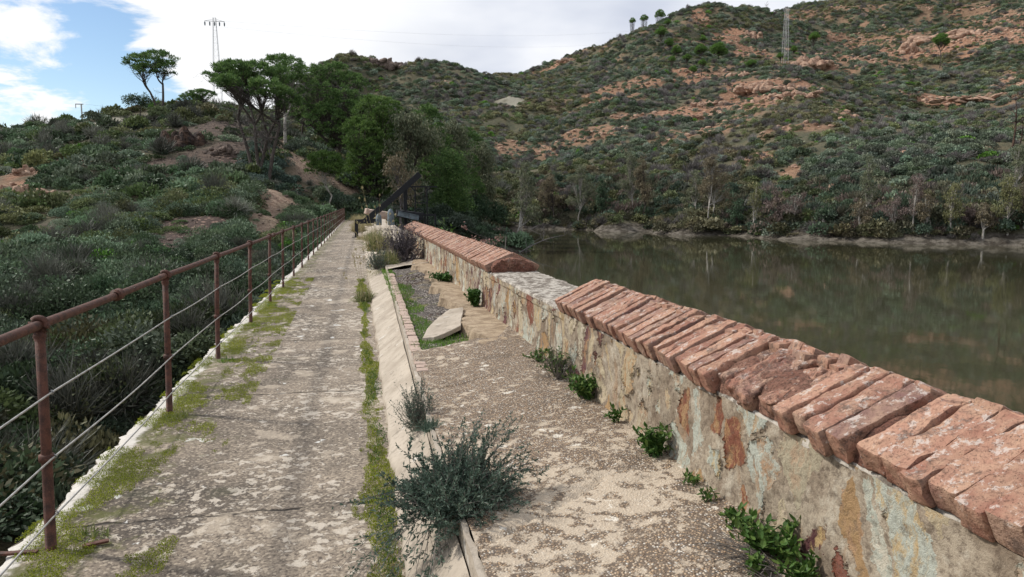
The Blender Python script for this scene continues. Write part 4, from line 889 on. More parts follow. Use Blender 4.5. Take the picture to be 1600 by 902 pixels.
pxtree('eucalyptus_tree', 'grey green eucalyptus at the left corner of the reservoir', 752, 98, [(735, 770, 220, 275, 0), (728, 772, 262, 322, 0), (738, 775, 305, 350, 0)], MAT['euc'], MAT['bark'], style='euc', seed=15, group=ge, dens=1.1, leaf=.3)
pxtree('evergreen_tree', 'low dark bush like tree hanging over the cove below the grey green eucalyptus', 745, 92, [(715, 765, 305, 352, 0), (750, 790, 318, 354, 6)], MAT['dk'], MAT['bark'], style='round', seed=16, group=ge, dens=1.3, leaf=.28)
pxtree('pine_tree', 'mid green pine between the tall grey trunked pine and the very large pine', 478, 90, [(448, 500, 118, 160, 0), (452, 495, 150, 200, 0), (470, 510, 140, 190, 2)], MAT['pine'], MAT['bark'], seed=21, group=gl, dens=.8, dead=14)
pxtree('dry_tree', 'grey leafless tree standing among the trunks of the broad pine', 418, 74, [(396, 440, 165, 215, 0), (405, 445, 195, 250, 0)], MAT['pink'], MAT['dead'], style='euc', seed=22, group=gl, dens=.16, leaf=.14, dead=60)
pxtree('pine_tree', 'green pine at the water side between the olive eucalyptus and the cove', 728, 92, [(705, 750, 200, 250, 0), (700, 748, 235, 290, 0), (712, 755, 270, 330, 0)], MAT['pine'], MAT['bark'], seed=23, group=ge, dens=.9)
gs = 'thin eucalyptus trees along the far shore'
def shoreD(px):
    a = [math.degrees(math.atan2(x, y)) for x, y in shore]; d = [math.hypot(x, y) for x, y in shore]; dx, dy = at(px, 1.0); return float(np.interp(math.degrees(math.atan2(dx, dy)), a, d))
SH_T = [(822, 256, 34, 'euc', 'bushy olive tree at the left end of the far shore', 1.5), (862, 272, 26, 'tan', 'low brownish tree right of the bushy olive tree', 2), (905, 258, 30, 'euc', 'wide olive tree standing above the pale mud bank', 2.5), (940, 282, 20, 'dk', 'low dark rounded tree between two olive trees', 2.5),
 (985, 237, 26, 'euc', 'tall olive eucalyptus with a thin dark trunk', 3), (1005, 248, 22, 'tan', 'tan crowned tree touching the tall olive eucalyptus', 2), (1110, 245, 34, 'tan', 'big tan and olive tree on a bright white forked trunk', 1.5), (1084, 270, 22, 'euc', 'greyish tree just left of the white forked trunk', 3),
 (1180, 290, 13, 'yel', 'slim yellow green tree standing alone', 2), (1213, 298, 26, 'pink', 'pinkish brown bare looking tree with its foot in the water', .3), (1244, 302, 22, 'pink', 'pinkish dry tree right of the one in the water', 2), (1352, 250, 18, 'euc', 'very thin tall tree with a pale pole like trunk', 4),
 (1348, 312, 22, 'tan', 'low tan tree below the pole like trunk', 1.5), (1395, 308, 24, 'pink', 'reddish tree with a short white trunk', 1.5), (1426, 274, 22, 'pink', 'tall reddish grey tree with a narrow crown', 1.5), (1449, 304, 16, 'tan', 'small tan tree with a pale straight stem', 1),
 (1487, 290, 24, 'yel', 'yellowish tree leaning over the bank near the right', .8), (1514, 320, 18, 'pink', 'short reddish tree between yellowish trees', 1.5), (1540, 318, 18, 'tan', 'tan tree with two stems at the water line', .5), (1576, 278, 26, 'yel', 'tall tree with a bright white trunk near the right edge', .8),
 (1600, 288, 20, 'tan', 'orange tan tree cut by the right edge', 1.2), (1588, 232, 26, 'euc', 'pale green tree higher up at the right edge', 9), (1290, 318, 20, 'dk', 'dark low tree in the middle of the far shore', 2.5), (1150, 318, 20, 'dk', 'dark green low tree left of the slim yellow tree', 2.5), (1470, 322, 18, 'dk', 'small dark tree behind the reddish stems', 3)]
for i, (px, top, hw, lm, lab, back) in enumerate(SH_T):
    D = shoreD(px)+back; x, y = at(px, D); z = gz(x, y); yb = 451-FPX*0; z = max(z, WATER-.3)
    base_py = 315-0; zt = zat(px, top, D); H = zt-z; g = np.random.default_rng(i+50); rw = AZR(D, hw); cr = []
    fr = .3 if lm in ('dk',) else .36
    for k in range(7):
        f_ = (k+.6)/7; zc = H*(fr+(1-fr)*f_); w_ = rw*g.uniform(.34, .62)*(1.05-.45*abs(f_-.4)*2); a_ = g.uniform(0, 6.28); o_ = rw*g.uniform(.15, .75)*(1.1-f_*.8); cr.append((math.cos(a_)*o_, math.sin(a_)*o_*.7, zc, w_, w_, H*(1-fr)/7*g.uniform(.8, 1.5)))
    tree('eucalyptus_tree' if lm != 'pink' else 'dry_tree', lab+(' on the far shore' if len(lab.split()) < 12 else ''), (x, y, z), H, cr, MAT[lm], MAT['wbark'] if (i % 2 == 0 or 'white' in lab or 'pale' in lab) else MAT['bark'], style='euc', seed=60+i, group=gs, dens=.5 if lm == 'pink' else .75, leaf=.2, trunks=2 if i % 3 == 0 else 1, dead=5 if lm == 'pink' else 2, tr=.11, split=.25)
# pines up on the far hill: one of each build, copied with sizes of their own
gp = 'scattered round pines on the far hillside'
FP = [((988, 45), 28, 12, 'first of three pines on the skyline at the left shoulder of the hill'), ((1006, 41), 23, 15, 'middle pine of the three on the skyline'), ((1031, 36), 15, 18, 'largest and rightmost pine on the skyline'), ((1032, 79), 42, 21, 'round pine high on the slope with its dark trunk visible'),
 ((1045, 82), 60, 17, 'second pine down the slope below the skyline pines'), ((1057, 92), 71, 18, 'third pine down the slope, left of the two wide pines'), ((1094, 96), 69, 22, 'left one of two wide touching pines'), ((1122, 98), 67, 30, 'widest pine, right one of the two touching pines'),
 ((1050, 114), 88, 12, 'small pine at the lower left of the pine cluster'), ((1073, 106), 85, 14, 'small pine in the middle of the pine cluster'), ((1097, 120), 93, 14, 'small pine below the two wide touching pines'), ((1083, 127), 103, 14, 'lowest pine of the cluster on a thin trunk'),
 ((1271, 84), 50, 18, 'lone pine right of the slope pylon'), ((1219, 99), 82, 13, 'small pine at the foot of the slope pylon'), ((1240, 92), 72, 12, 'small pine between the pylon and the lone pine'), ((1468, 108), 53, 24, 'lone umbrella pine in front of the big orange bare slope'), ((1174, 106), 94, 18, 'low wide pine left of the pylon foot'), ((1043, 45), 30, 12, 'low pine just under the skyline'), ((1098, 67), 57, 11, 'tiny pine above the wide pines')]
for i, ((px, pb), pt, w_, lab) in enumerate(FP):
    p = hit(px, pb); D = math.hypot(p[0], p[1]); H = zat(px, pt, D)-p[2]; q = 0 if (pb-pt) > 1.5*w_ else (1 if w_ > 20 else 2)
    gq = np.random.default_rng(300+i); ww = AZR(D, w_)*.5; H = max(H, ww*1.1); hh = min(ww*.72, H*.42); cr = [(0, 0, H-hh, ww*.72, ww*.72, hh)]
    for k in range(5): a_ = k*1.26+gq.uniform(-.4, .4); cr.append((math.cos(a_)*ww*.55, math.sin(a_)*ww*.5, H-hh*gq.uniform(.95, 1.5), ww*gq.uniform(.34, .55), ww*.45, hh*gq.uniform(.4, .7)))
    tree('pine_tree', lab, tuple(p), H, cr, MAT['pine3'], MAT['bark'], seed=300+i, group=gp, dens=.8, leaf=.22, tr=.13)

# ------------------------------------------------------------------ rock outcrops
def outcrop(name, label, c, size, n, m, seed, rag=.35, group=None, flat=.75):
    """one jagged outcrop: fractured blocks fused into a single ridge"""
    g = np.random.default_rng(seed); mb = MB(); c = np.array(c, float)
    for i in range(int(n*1.8)):
        p = g.normal(size=3).clip(-1.7, 1.7)*np.array(size)*.42; p[2] = abs(p[2])*.6-size[2]*.12; s0 = np.array(size)*g.uniform(.08, .26)*(1-.3*i/n/2); s0[:2] = s0[:2].clip(max(size[2]*.22, .1)); s0[2] = size[2]*g.uniform(.25, .6)*(1-.5*min(1, np.hypot(p[0]/size[0], p[1]/size[1])*1.3))
        u = np.linspace(0, 2*math.pi, 15)[:-1]; v = np.linspace(.04, math.pi-.04, 10); d = np.stack([np.outer(np.sin(v), np.cos(u)), np.outer(np.sin(v), np.sin(u)), np.outer(np.cos(v), np.ones(14))], -1)
        ax_ = rand_unit2(g, 7); k = g.uniform(.6, .95, 7); rr = np.ones(d.shape[:2])                    # cut planes make it angular
        for a_, kk in zip(ax_, k): rr = np.minimum(rr, kk/np.maximum(d@a_, 1e-3))
        rr = rr*(1+rag*.4*fbm(d[..., 0]*3+seed, d[..., 1]*3, d[..., 2]*3+i, 4, i)); th = g.uniform(-.3, .3); q = d*rr[..., None]*s0; q = q@rotm(th, g.uniform(-.4, .4), g.uniform(-.5, .5)).T+p; mb.grid(q, closed=True)
    o = mb.build(name, m); o.location = tuple(c); d_ = math.atan2(c[0], c[1]); o.rotation_euler = (0, 0, -d_); return tag(o, label, 'rock', group)
def oc(px, py, w_, h_, label, m, n, seed, depth=.5, dz=0.0):
    p = hit(px, py); D = math.hypot(p[0], p[1]); W = AZR(D, w_); H = AZR(D, h_); return outcrop('rock_outcrop', label, (p[0], p[1], p[2]-H*.1+dz), (W*.55, W*.55*depth+.2, H*1.15), n, m, seed)
oc(283, 228, 62, 36, 'dark brown fractured rock outcrop in the bare slope of the left hill', MAT['rockd'], 34, 1)
oc(258, 222, 26, 14, 'small reddish brown rock ledge left of the dark outcrop', MAT['rockg'], 12, 2)
oc(350, 240, 46, 16, 'pale brown low rock ledge right of the dark outcrop', MAT['rockg'], 16, 3)
oc(281, 172, 20, 17, 'small orange rock pile on the hill crest beside the leaning low pine', MAT['rocko'], 12, 4)
oc(598, 103, 66, 17, 'grey brown rocky crest above the large pines on the skyline', MAT['rockg'], 34, 5)
oc(584, 100, 16, 14, 'balanced boulder at the left of the rocky skyline crest', MAT['rockg'], 5, 6)
oc(1262, 108, 70, 24, 'big orange outcrop at the spur top right of the pylon', MAT['rocko'], 40, 7)
oc(1160, 122, 46, 14, 'orange boulders on the spur left of the pylon', MAT['rocko'], 22, 8)
oc(1195, 142, 90, 16, 'long line of orange boulders below the pylon spur', MAT['rocko'], 44, 9)
oc(1110, 164, 64, 10, 'orange rock band left of the long line of boulders', MAT['rocko'], 26, 10)
oc(1240, 152, 80, 12, 'red orange broken ledge under the line of boulders', MAT['rocko'], 34, 11)
oc(1175, 60, 28, 18, 'red rock rib high on the rounded hilltop', MAT['rocko'], 14, 12)
oc(1100, 34, 14, 9, 'red rock knob just under the hilltop skyline', MAT['rocko'], 7, 13)
oc(1420, 80, 26, 20, 'rounded orange bluff at the left end of the big bare slope', MAT['rocko'], 14, 14)
oc(1490, 62, 120, 16, 'long orange cliff band on the far right slope', MAT['rocko'], 50, 15)
oc(1592, 138, 20, 13, 'orange boulder at the right edge of the hillside', MAT['rocko'], 6, 16)
oc(1520, 158, 100, 8, 'low orange ledge crossing the right slope', MAT['rocko'], 36, 17)
oc(1305, 298, 26, 16, 'pinkish broken rocks low on the slope above the shore', MAT['rocko'], 16, 18)
oc(1075, 184, 46, 8, 'orange ledge in the middle of the slope', MAT['rocko'], 18, 19)
oc(905, 220, 22, 8, 'small pale orange ledge left on the slope', MAT['rocko'], 9, 20)
oc(882, 97, 36, 8, 'orange rocks on the left shoulder skyline', MAT['rocko'], 14, 21)
oc(40, 272, 30, 16, 'orange earth mound upper one at the left edge', MAT['rocko'], 8, 22)
oc(26, 304, 36, 22, 'large orange earth mound at the left edge', MAT['rocko'], 8, 23)
oc(70, 308, 18, 8, 'small orange mound right of the large one', MAT['rocko'], 5, 24)
oc(788, 168, 24, 7, 'flat grey pale rock on the slope above the cove', MAT['rockg'], 6, 25)

# ------------------------------------------------------------------ pylons, cables, dead wood
def pylon(label, px, D, py_top, py_bot, wtop, wbot, arm, bays, thick, arms):
    x, y = at(px, D); z0 = zat(px, py_bot, D); zt = zat(px, py_top, D); H = zt-z0; T = thing('power_pylon', label, 'pylon', (x, y, z0), 'lattice pylons of the power line'); M_ = MAT['steel']
    corners = lambda z: [(sx*(wbot*(1-z/H)+wtop*z/H)/2, sy*(wbot*(1-z/H)+wtop*z/H)/2, z) for sx, sy in ((-1, -1), (1, -1), (1, 1), (-1, 1))]
    c0 = corners(0); c1 = corners(H)
    for k in range(4): mb = MB(); mb.bar(c0[k], c1[k], thick, thick); mb.build('leg', M_, T)
    mb = MB()
    for b in range(bays):
        a = corners(H*b/bays); c = corners(H*(b+1)/bays)
        for k in range(4): mb.bar(a[k], c[(k+1) % 4], thick*.22, thick*.22); mb.bar(c[k], c[(k+1) % 4], thick*.3, thick*.3)
    mb.build('bracing', M_, T)
    for zf_, hl, n in arms:
        mb = MB(); z = H*zf_; mb.bar((-hl, 0, z), (hl, 0, z), thick*1.6, thick*1.3); mb.bar((-hl, 0, z), (0, 0, z+hl*.25), thick*.7, thick*.7); mb.bar((hl, 0, z), (0, 0, z+hl*.25), thick*.7, thick*.7); A = mb.build('crossarm', M_, T)
        for q in np.linspace(-1, 1, n): mb = MB(); mb.tube([(q*hl*.96, 0, z-.1), (q*hl*.96, 0, z-.3), (q*hl*.96, 0, z-.8)], [.06, .14, .1], 6); mb.build('insulator', MAT['zinc'], A)
    return T, (x, y, z0+H)
t1, p1 = pylon('tall thin two legged looking lattice pylon behind the left hill crest', 348, 150, 29, 184, .45, 1.7, 3, 16, .055, [(.965, 1.75, 5)])
p = hit(1216, 100); D2 = math.hypot(p[0], p[1])
t2, p2 = pylon('pale lattice pylon standing on the spur of the far hill', 1217, D2, 14, 100, .75, 1.5, 3, 14, .08, [(.985, 1.1, 2), (.8, .9, 2)])
D3 = 118; x, y = at(137, D3); z = gz(x, y); zt = zat(137, 163, D3); T = thing('utility_pole', 'small steel utility pole with a short crossarm on the left skyline', 'utility pole', (x, y, z))
mb = MB(); mb.bar((0, 0, -.3), (0, 0, zt-z), .14, .14); mb.build('pole', MAT['steel'], T); mb = MB(); mb.bar((-.7, 0, zt-z-.05), (.25, 0, zt-z-.05), .12, .12); mb.bar((-.7, 0, zt-z), (-.7, 0, zt-z-.6), .08, .08); mb.build('crossarm', MAT['steel'], T)
mb = MB(); mb.bar((0, 0, (zt-z)-1.1), (1.1, 0, (zt-z)-1.25), .09, .09); mb.build('bracket', MAT['steel'], T)
def span(label, a, b, sag, rad=.01):
    mb = MB(); mb.tube(curve(a, b, (0, 0, -sag), 24), rad, 3); tag(mb.build('power_line', MAT['cable']), label, 'power line', 'cables of the power line')
for k, dz in enumerate((-.5, -1.6)):
    span(('upper' if k == 0 else 'lower')+' faint cable strung over the valley between the two pylons', (p1[0]+k*1.5, p1[1], p1[2]+dz), (p2[0]-1+k*1.5, p2[1], p2[2]+dz), 5+k*1.5, .009)
span('thin cable running from the left pylon down to the small utility pole', (p1[0]-1, p1[1], p1[2]-15), (x+.2, y, zt), 1.0)

# dead wood and bare snags
def snag(label, px, py, h_px, seed, m=MAT['dead'], n=9, group='bare dead snags on the slopes'):
    p = hit(px, py); D = math.hypot(p[0], p[1]); H = AZR(D, h_px); g = np.random.default_rng(seed); mb = MB(); top = np.array([g.normal()*.08*H, g.normal()*.08*H, H]); st = curve((0, 0, -.2), top, g.normal(size=3)*.03*H, 8); mb.tube(st, np.linspace(.02*H+.02, .015, 8), 5)
    br = MB()
    for i in range(n):
        s0 = st[g.integers(2, 7)]; a = g.uniform(0, 6.28); l = H*g.uniform(.15, .35); e = s0+np.array([math.cos(a)*l, math.sin(a)*l, l*g.uniform(.2, 1)]); cv_ = curve(s0-0, e, (0, 0, -.08*l), 5); mb.tube(cv_, np.linspace(.012*H+.01, .01, 5), 3)
        for _ in range(3): mb.tube([cv_[3], cv_[3]+g.normal(size=3)*l*.18+(e-s0)*.3], [.015, .008], 3)
    o = mb.build('dead_tree', m); o.location = tuple(p); tag(o, label, 'dead tree', group)
snag('tall black burnt snag near the right edge of the far slope', 1582, 232, 70, 1, MAT['rockd']); snag('thin dark snag left of the burnt one', 1590, 240, 50, 2, MAT['rockd'])
snag('small bare dark snag above the pinkish rocks', 1272, 312, 30, 3, MAT['rockd'], 5); snag('thin bare tree on the skyline left of the far pines', 824, 97, 14, 4); snag('thin bare tree on the skyline right of the first one', 845, 90, 18, 5)
snag('bare tree on the skyline above the saddle', 1198, 18, 14, 6); snag('pale thin snag on the slope left of the round hilltop', 1062, 55, 18, 7)
snag('bare grey branches lying among the shrubs at the foot of the broad pine', 428, 268, 34, 8); snag('grey leafless shrub behind the handrail at the left', 95, 505, 34, 9, n=14); snag('grey leafless shrub in the ravine below the left railing', 85, 640, 60, 10, n=14)
# the tangle of bare branches fallen into the cove
g = np.random.default_rng(44); x0, y0 = at(812, 112)
for i in range(9):
    px = 772+g.uniform(0, 90); D = shoreD(px)-g.uniform(-.5, 1.5); x, y = at(px, D); mb = MB(); a = g.uniform(0, 6.28); l = g.uniform(1.5, 4.5); e = np.array([math.cos(a)*l, math.sin(a)*l*.5, g.uniform(.3, 1.6)]); cv_ = curve((0, 0, -.1), e, (0, 0, .3), 7); mb.tube(cv_, np.linspace(.07, .02, 7), 4)
    for _ in range(9): s0 = cv_[g.integers(1, 7)]; mb.tube(curve(s0, s0+g.normal(size=3)*np.array([.8, .8, .7])*l*.22, g.normal(size=3)*.05, 5), np.linspace(.03, .01, 5), 3)
    o = mb.build('fallen_branch', MAT['dead']); o.location = (x, y, WATER+.1); tag(o, 'grey bare branch lying in the tangle of driftwood at the left corner of the reservoir', 'branch', 'driftwood branches in the cove')

# ------------------------------------------------------------------ black steel frame over the far part of the parapet
ga = thing('gantry_frame', 'black painted steel frame with a long inclined beam and a railed platform over the parapet', 'steel frame', (.1, 34, 0))
def gp_(px, py, Y=34.0): d = ray(px, py); t_ = Y/d[1]; return np.array([d[0]*t_, Y, EYE+d[2]*t_])
def gbar(nm, pts3, w_, h_, m=MAT['black']):
    mb = MB()
    for a, b in zip(pts3[:-1], pts3[1:]): mb.bar(a, b, w_, h_)
    return part(mb, nm, m, ga)
a0_ = gp_(557, 371); a1_ = gp_(557, 346); a2_ = gp_(589, 345)
gbar('post', [a0_-np.array([0, 0, .0]), a1_], .15, .15); gbar('base_plate', [a0_+np.array([-.2, 0, .01]), a0_+np.array([.2, 0, .01])], .3, .02)
gbar('horizontal_beam', [a1_+np.array([-.065, 0, -.02]), a2_], .15, .2); gbar('inclined_beam', [gp_(569, 347), gp_(611, 312), gp_(656, 272)], .14, .26)
gbar('lower_beam', [gp_(575, 346), gp_(590, 346)], .1, .1)
gbar('post', [gp_(633, 292, 34.6), np.array([*gp_(633, 292, 34.6)[:2], .35])], .16, .16)
p_ = [gp_(x_, 292, 35.2) for x_ in (636, 683)]; gbar('top_rail', p_, .07, .07)
for x_ in (648.5, 667): a = gp_(x_, 292, 35.2); gbar('upright', [a, np.array([a[0], a[1], .4])], .055, .055)
gbar('middle_rail', [gp_(648.5, 317, 35.2), gp_(667, 317, 35.2)], .05, .05)
for xa, xb in ((642, 648.5), (673.5, 667)): gbar('knee_brace', [gp_(xa, 292, 35.2), gp_(xb, 299, 35.2)], .045, .045)
gbar('platform_beam', [gp_(656, 336, 34.8), gp_(681, 336, 34.8)], .09, .09); gbar('platform_post', [gp_(680, 336, 34.8), gp_(680, 352, 34.8)], .08, .08)
gbar('platform_post', [gp_(664, 336, 34.8), gp_(664, 352, 34.8)], .08, .08)
mb = MB(); c = gp_(640, 336, 34.5); rbox(mb, c, (.62, .35, .17), rotm(0, .12, 0), .02, (6, 6, 5), .004, 3); part(mb, 'gearbox', MAT['black'], ga)
mb = MB(); a = gp_(622, 330, 33.9); b = gp_(654, 337, 33.9); mb.bar(a, b, .3, .03); mb.bar(a-np.array([0, 0, .12]), b-np.array([0, 0, .12]), .25, .2); part(mb, 'cover_plate', MAT['zinc'], ga)
mb = MB(); c = gp_(655, 333, 34.2); aa = np.linspace(0, 2*math.pi, 17); mb.tube(np.stack([c[0]+.2*np.cos(aa), c[1]+0*aa, c[2]+.2*np.sin(aa)], -1), .02, 6); mb.bar(c-np.array([.2, 0, 0]), c+np.array([.2, 0, 0]), .03, .03); mb.bar(c-np.array([0, 0, .2]), c+np.array([0, 0, .2]), .03, .03); part(mb, 'hand_wheel', MAT['black'], ga)
# rounded grey cover and masonry stub behind the grass
def drum(label, px, py, hpx, rpx, Y, m, name, cat, seed):
    c = gp_(px, py, Y); h = AZR(Y, hpx); r_ = AZR(Y, rpx); mb = MB(); a = np.linspace(0, 2*math.pi, 21)[:-1]; zz2 = np.array([0, .3, .6, .8, .92, 1.0]); rr2 = np.array([1, 1, .97, .8, .5, .02])
    G = np.stack([np.outer(rr2, np.cos(a))*r_*.9, np.outer(rr2, np.sin(a))*r_*.9, np.outer(zz2, np.ones(20))*h], -1); G = G+(fbm(G[..., 0]*3+seed, G[..., 1]*3, G[..., 2]*3, 3, 2)*.02)[..., None]; mb.grid(G, closed=True)
    o = mb.build(name, m, smooth=True); o.location = (c[0], c[1], c[2]); return tag(o, label, cat)
drum('tall rounded blue grey metal hood under the inclined beam', 611, 352, 26, 6, 32.5, MAT['zinc'], 'metal_hood', 'hood', 1); drum('shorter dark blue grey hood left of the tall rounded one', 592, 352, 18, 5, 33, MAT['zinc'], 'metal_hood', 'hood', 2)
mb = MB(); c = gp_(592, 335, 36); rbox(mb, c, (.5, .4, .17), rotm(0, .18, .1), .05, (10, 8, 6), .03, 5, nf=5); rbox(mb, c+np.array([-.4, .1, .1]), (.25, .35, .13), rotm(0, .2, .1), .05, (8, 8, 6), .03, 7, nf=5)
o = mb.build('masonry_block', m_pinkbrick(), origin=tuple(c)); tag(o, 'pinkish worn masonry block under the inclined black beam', 'masonry block')

# ------------------------------------------------------------------ small plants on the dam
LG = dict(grass=m_leaf('fresh_green_grass', (.07, .15, .02), (.13, .25, .035), (.2, .33, .06), .3), straw=m_leaf('dry_straw', (.28, .24, .13), (.42, .37, .2), (.5, .45, .28), .3), mixg=m_leaf('olive_grass_blades', (.1, .14, .04), (.2, .23, .08), (.38, .36, .18), .3),
    weed=m_leaf('broad_green_leaves', (.04, .09, .018), (.085, .17, .035), (.2, .28, .07), .25, rough=.5), santo=m_leaf('blue_grey_green_leaves', (.05, .085, .06), (.11, .165, .12), (.2, .26, .2), .2), stem=m_leaf('grey_stems', (.1, .09, .08), (.19, .17, .15), (.3, .27, .24), .05),
    lav=m_leaf('dry_purple_grey_twigs', (.07, .06, .065), (.13, .11, .12), (.2, .18, .185), .1), moss=m_leaf('yellow_green_moss', (.11, .14, .012), (.24, .28, .02), (.4, .44, .045), .35), fern=m_leaf('dark_fern_green', (.03, .08, .015), (.06, .14, .03), (.1, .2, .05), .2), redp=m_leaf('reddish_seed_heads', (.25, .14, .12), (.34, .2, .17), (.4, .28, .22), .2))
def blades(g, mb, base, n, L, Wd, spread, droop, rad):
    """curved grass blades, three segments each"""
    a = g.uniform(0, 6.28, n); r = rad*np.sqrt(g.uniform(size=n)); b = np.stack([base[0]+r*np.cos(a), base[1]+r*np.sin(a), np.full(n, base[2])], -1) if len(np.shape(base)) == 1 else base
    az_ = g.uniform(0, 6.28, n); el_ = np.clip(g.normal(size=n)*spread, -1.35, 1.35); h = np.stack([np.cos(az_)*np.sin(el_), np.sin(az_)*np.sin(el_), np.cos(el_)], -1); Ls = (L*g.uniform(.45, 1.15, n))[:, None]; side = np.cross(h, rand_unit2(g, n)); side /= np.linalg.norm(side, axis=1)[:, None]+1e-9
    Vs = []; 
    for q, wq in ((0, 1), (.35, .9), (.7, .6), (1, .08)):
        p = b+h*Ls*q; p[:, 2] -= (droop*Ls[:, 0]*q*q*(.4+np.abs(np.sin(el_)))); Vs.append(p-side*Wd*wq*.5); Vs.append(p+side*Wd*wq*.5)
    V = np.stack(Vs, 1).reshape(-1, 3); i0 = (np.arange(n)*8)[:, None]; F = np.concatenate([i0+np.array([[0, 1, 3, 2]]), i0+np.array([[2, 3, 5, 4]]), i0+np.array([[4, 5, 7, 6]])]); mb.add(V, F)
def tuft(label, x, y, z, n, L, seed, m='mixg', spread=.5, droop=.5, rad=.06, Wd=.006, stalks=0, group=None, name='grass_tuft', cat='grass tuft', straw=0):
    g = np.random.default_rng(seed); T = thing(name, label, cat, (x, y, z), group); mb = MB(); blades(g, mb, (0, 0, 0), n, L, Wd, spread, droop, rad); mb.build('blades', LG[m], T)
    if straw: mb = MB(); blades(g, mb, (0, 0, 0), straw, L*1.1, Wd*.8, spread*1.1, droop, rad); mb.build('dry_blades', LG['straw'], T)
    if stalks:
        mb = MB()
        for _ in range(stalks):
            h = rand_unit2(g, 1, 3)[0]; e = h*L*g.uniform(1.3, 2.2); cv_ = curve((0, 0, 0), e, (h[0]*.1, h[1]*.1, .03), 6); mb.tube(cv_, .0018+.0001*L, 3); leaves2(g, mb, np.repeat(cv_[-2:], 8, 0)+g.normal(size=(16, 3))*.012, np.tile(h, (16, 1)), .06*L+.02, .012)
        mb.build('seed_stalks', LG['straw'], T)
    return T
def bz(x, y): return float(ledge_z(np.array(x), np.array(y)))
gt = 'grass tufts growing along the bank'
tuft('big green and straw grass tuft at the foot of the bank, midway along the walkway', .13, 12.0, .01, 420, .42, 1, 'mixg', .75, .9, .12, .008, 7, gt, straw=160)
tuft('second green grass tuft on the bank top beside the grey dry bush', .62, 15.4, .3, 700, .55, 2, 'mixg', .7, .9, .2, .01, 9, gt, straw=260)
tuft('tall straw coloured grass clump with a few seed stalks beside the metal hood', .62, 20.5, .25, 380, .8, 3, 'mixg', .45, .5, .3, .012, 7, gt, straw=400)
tuft('tall pale straw grass behind the black post', .2, 39, .05, 420, .9, 4, 'straw', .5, .7, .35, .016, 0, gt)
tuft('grass clump at the bank edge just behind the tall straw clump', .62, 26, .25, 200, .5, 5, 'mixg', .5, .6, .3, .014, 2, gt, straw=200)
tuft('small grass tuft at the foot of the bank under the black beam', .25, 30, .1, 120, .35, 6, 'straw', .6, .8, .2, .012, 4, gt, straw=60)
for i, (x_, y_, n_, L_, lb) in enumerate([(-.35, 66, 700, .8, 'straw grass closing the far end of the walkway'), (.5, 44, 400, .7, 'pale grass on the ledge well behind the black post'), (1.1, 50, 400, .8, 'pale grass on the far end of the ledge'), (.3, 57, 400, .7, 'straw grass beside the far end of the bank')]):
    tuft(lb, x_, y_, .05 if y_ > 60 else .2, n_, L_, 40+i, 'straw' if i else 'mixg', .6, .6, .6, .02, group=gt)
# dry lavender coloured bush
def twiggy(label, x, y, z, R, H, n, seed, m, tw=.004, leafm=None, leafn=0, name='dry_bush', cat='bush', ll=.02, group=None, up=.9):
    g = np.random.default_rng(seed); T = thing(name, label, cat, (x, y, z), group); st = MB(); lf = MB()
    for i in range(n):
        d = rand_unit2(g, 1, up)[0]; d[2] = abs(d[2])+.08; e = d*np.array([R, R, H])*g.uniform(.55, 1.08)*1.15; b = np.array([g.normal()*.04*R, g.normal()*.04*R, 0]); cv_ = curve(b, e, g.normal(size=3)*.06*R+np.array([0, 0, -.03]), 7); st.tube(cv_, np.linspace(tw, tw*.4, 7), 3)
        subs = [cv_[2:]]
        for _ in range(3):
            k = g.integers(2, 6); e2 = cv_[k]+(e-b)*g.uniform(.2, .42)+g.normal(size=3)*R*.14; c2 = curve(cv_[k], e2, g.normal(size=3)*.02*R, 5); st.tube(c2, np.linspace(tw*.6, tw*.25, 5), 3); subs.append(c2)
        if leafm:
            P_ = np.concatenate(subs); idx = g.integers(0, len(P_), leafn); idx2 = np.clip(idx+1, 0, len(P_)-1); f_ = g.uniform(size=(leafn, 1)); same = np.linalg.norm(P_[idx2]-P_[idx], axis=1) < R*.5; c = P_[idx]*(1-f_)+np.where(same[:, None], P_[idx2], P_[idx])*f_
            leaves2(g, lf, c, (e-b)/np.linalg.norm(e-b)*.6+rand_unit2(g, leafn, .2)*.8, ll*g.uniform(.5, 1.3, leafn), ll*.38)
    st.build('stems', LG[m], T)
    if leafm: lf.build('foliage', LG[leafm], T)
    return T
twiggy('round dry purple grey bush against the start of the far brick coping', 1.02, 15.9, .33, .5, .62, 240, 1, 'lav', .004, 'lav', 40, ll=.04)
twiggy('small pale grey dry bush left of the green tuft on the bank top', .42, 15.0, .25, .26, .34, 90, 2, 'stem', .003, 'santo', 20, ll=.03)
# main grey green shrub on the edge of the ledge
xm, ym, _ = atz(712, 790, .3)
SHB = thing('grey_green_shrub', 'blue grey green shrub sprawling over the edge of the ledge in the foreground', 'shrub', (xm, ym, .28))
g = np.random.default_rng(77); st = MB(); lf = MB()
def sprig(b, e, bend, n=110, ll=.015, tw=.0018, sub=3):
    cv_ = curve(b, e, bend, 9); st.tube(cv_, np.linspace(tw, tw*.5, 9), 4); L_ = [cv_]
    for _ in range(sub):
        k = g.integers(2, 8); e2 = cv_[k]+(np.array(e)-np.array(b))*g.uniform(.15, .3)+g.normal(size=3)*.028; c2 = curve(cv_[k], e2, g.normal(size=3)*.006, 6); st.tube(c2, np.linspace(tw*.6, tw*.3, 6), 3); L_.append(c2)
    for c_ in L_:
        m_ = max(6, int(n/(1+sub))); t_ = g.uniform(.12, 1, m_)*(len(c_)-1.001); i_ = t_.astype(int); c = c_[i_]+(c_[i_+1]-c_[i_])*(t_-i_)[:, None]; leaves2(g, lf, c, (c_[-1]-c_[0])/np.linalg.norm(c_[-1]-c_[0]+1e-6)*.7+rand_unit2(g, m_, .2)*.75, ll*g.uniform(.6, 1.3, m_), ll*.36)
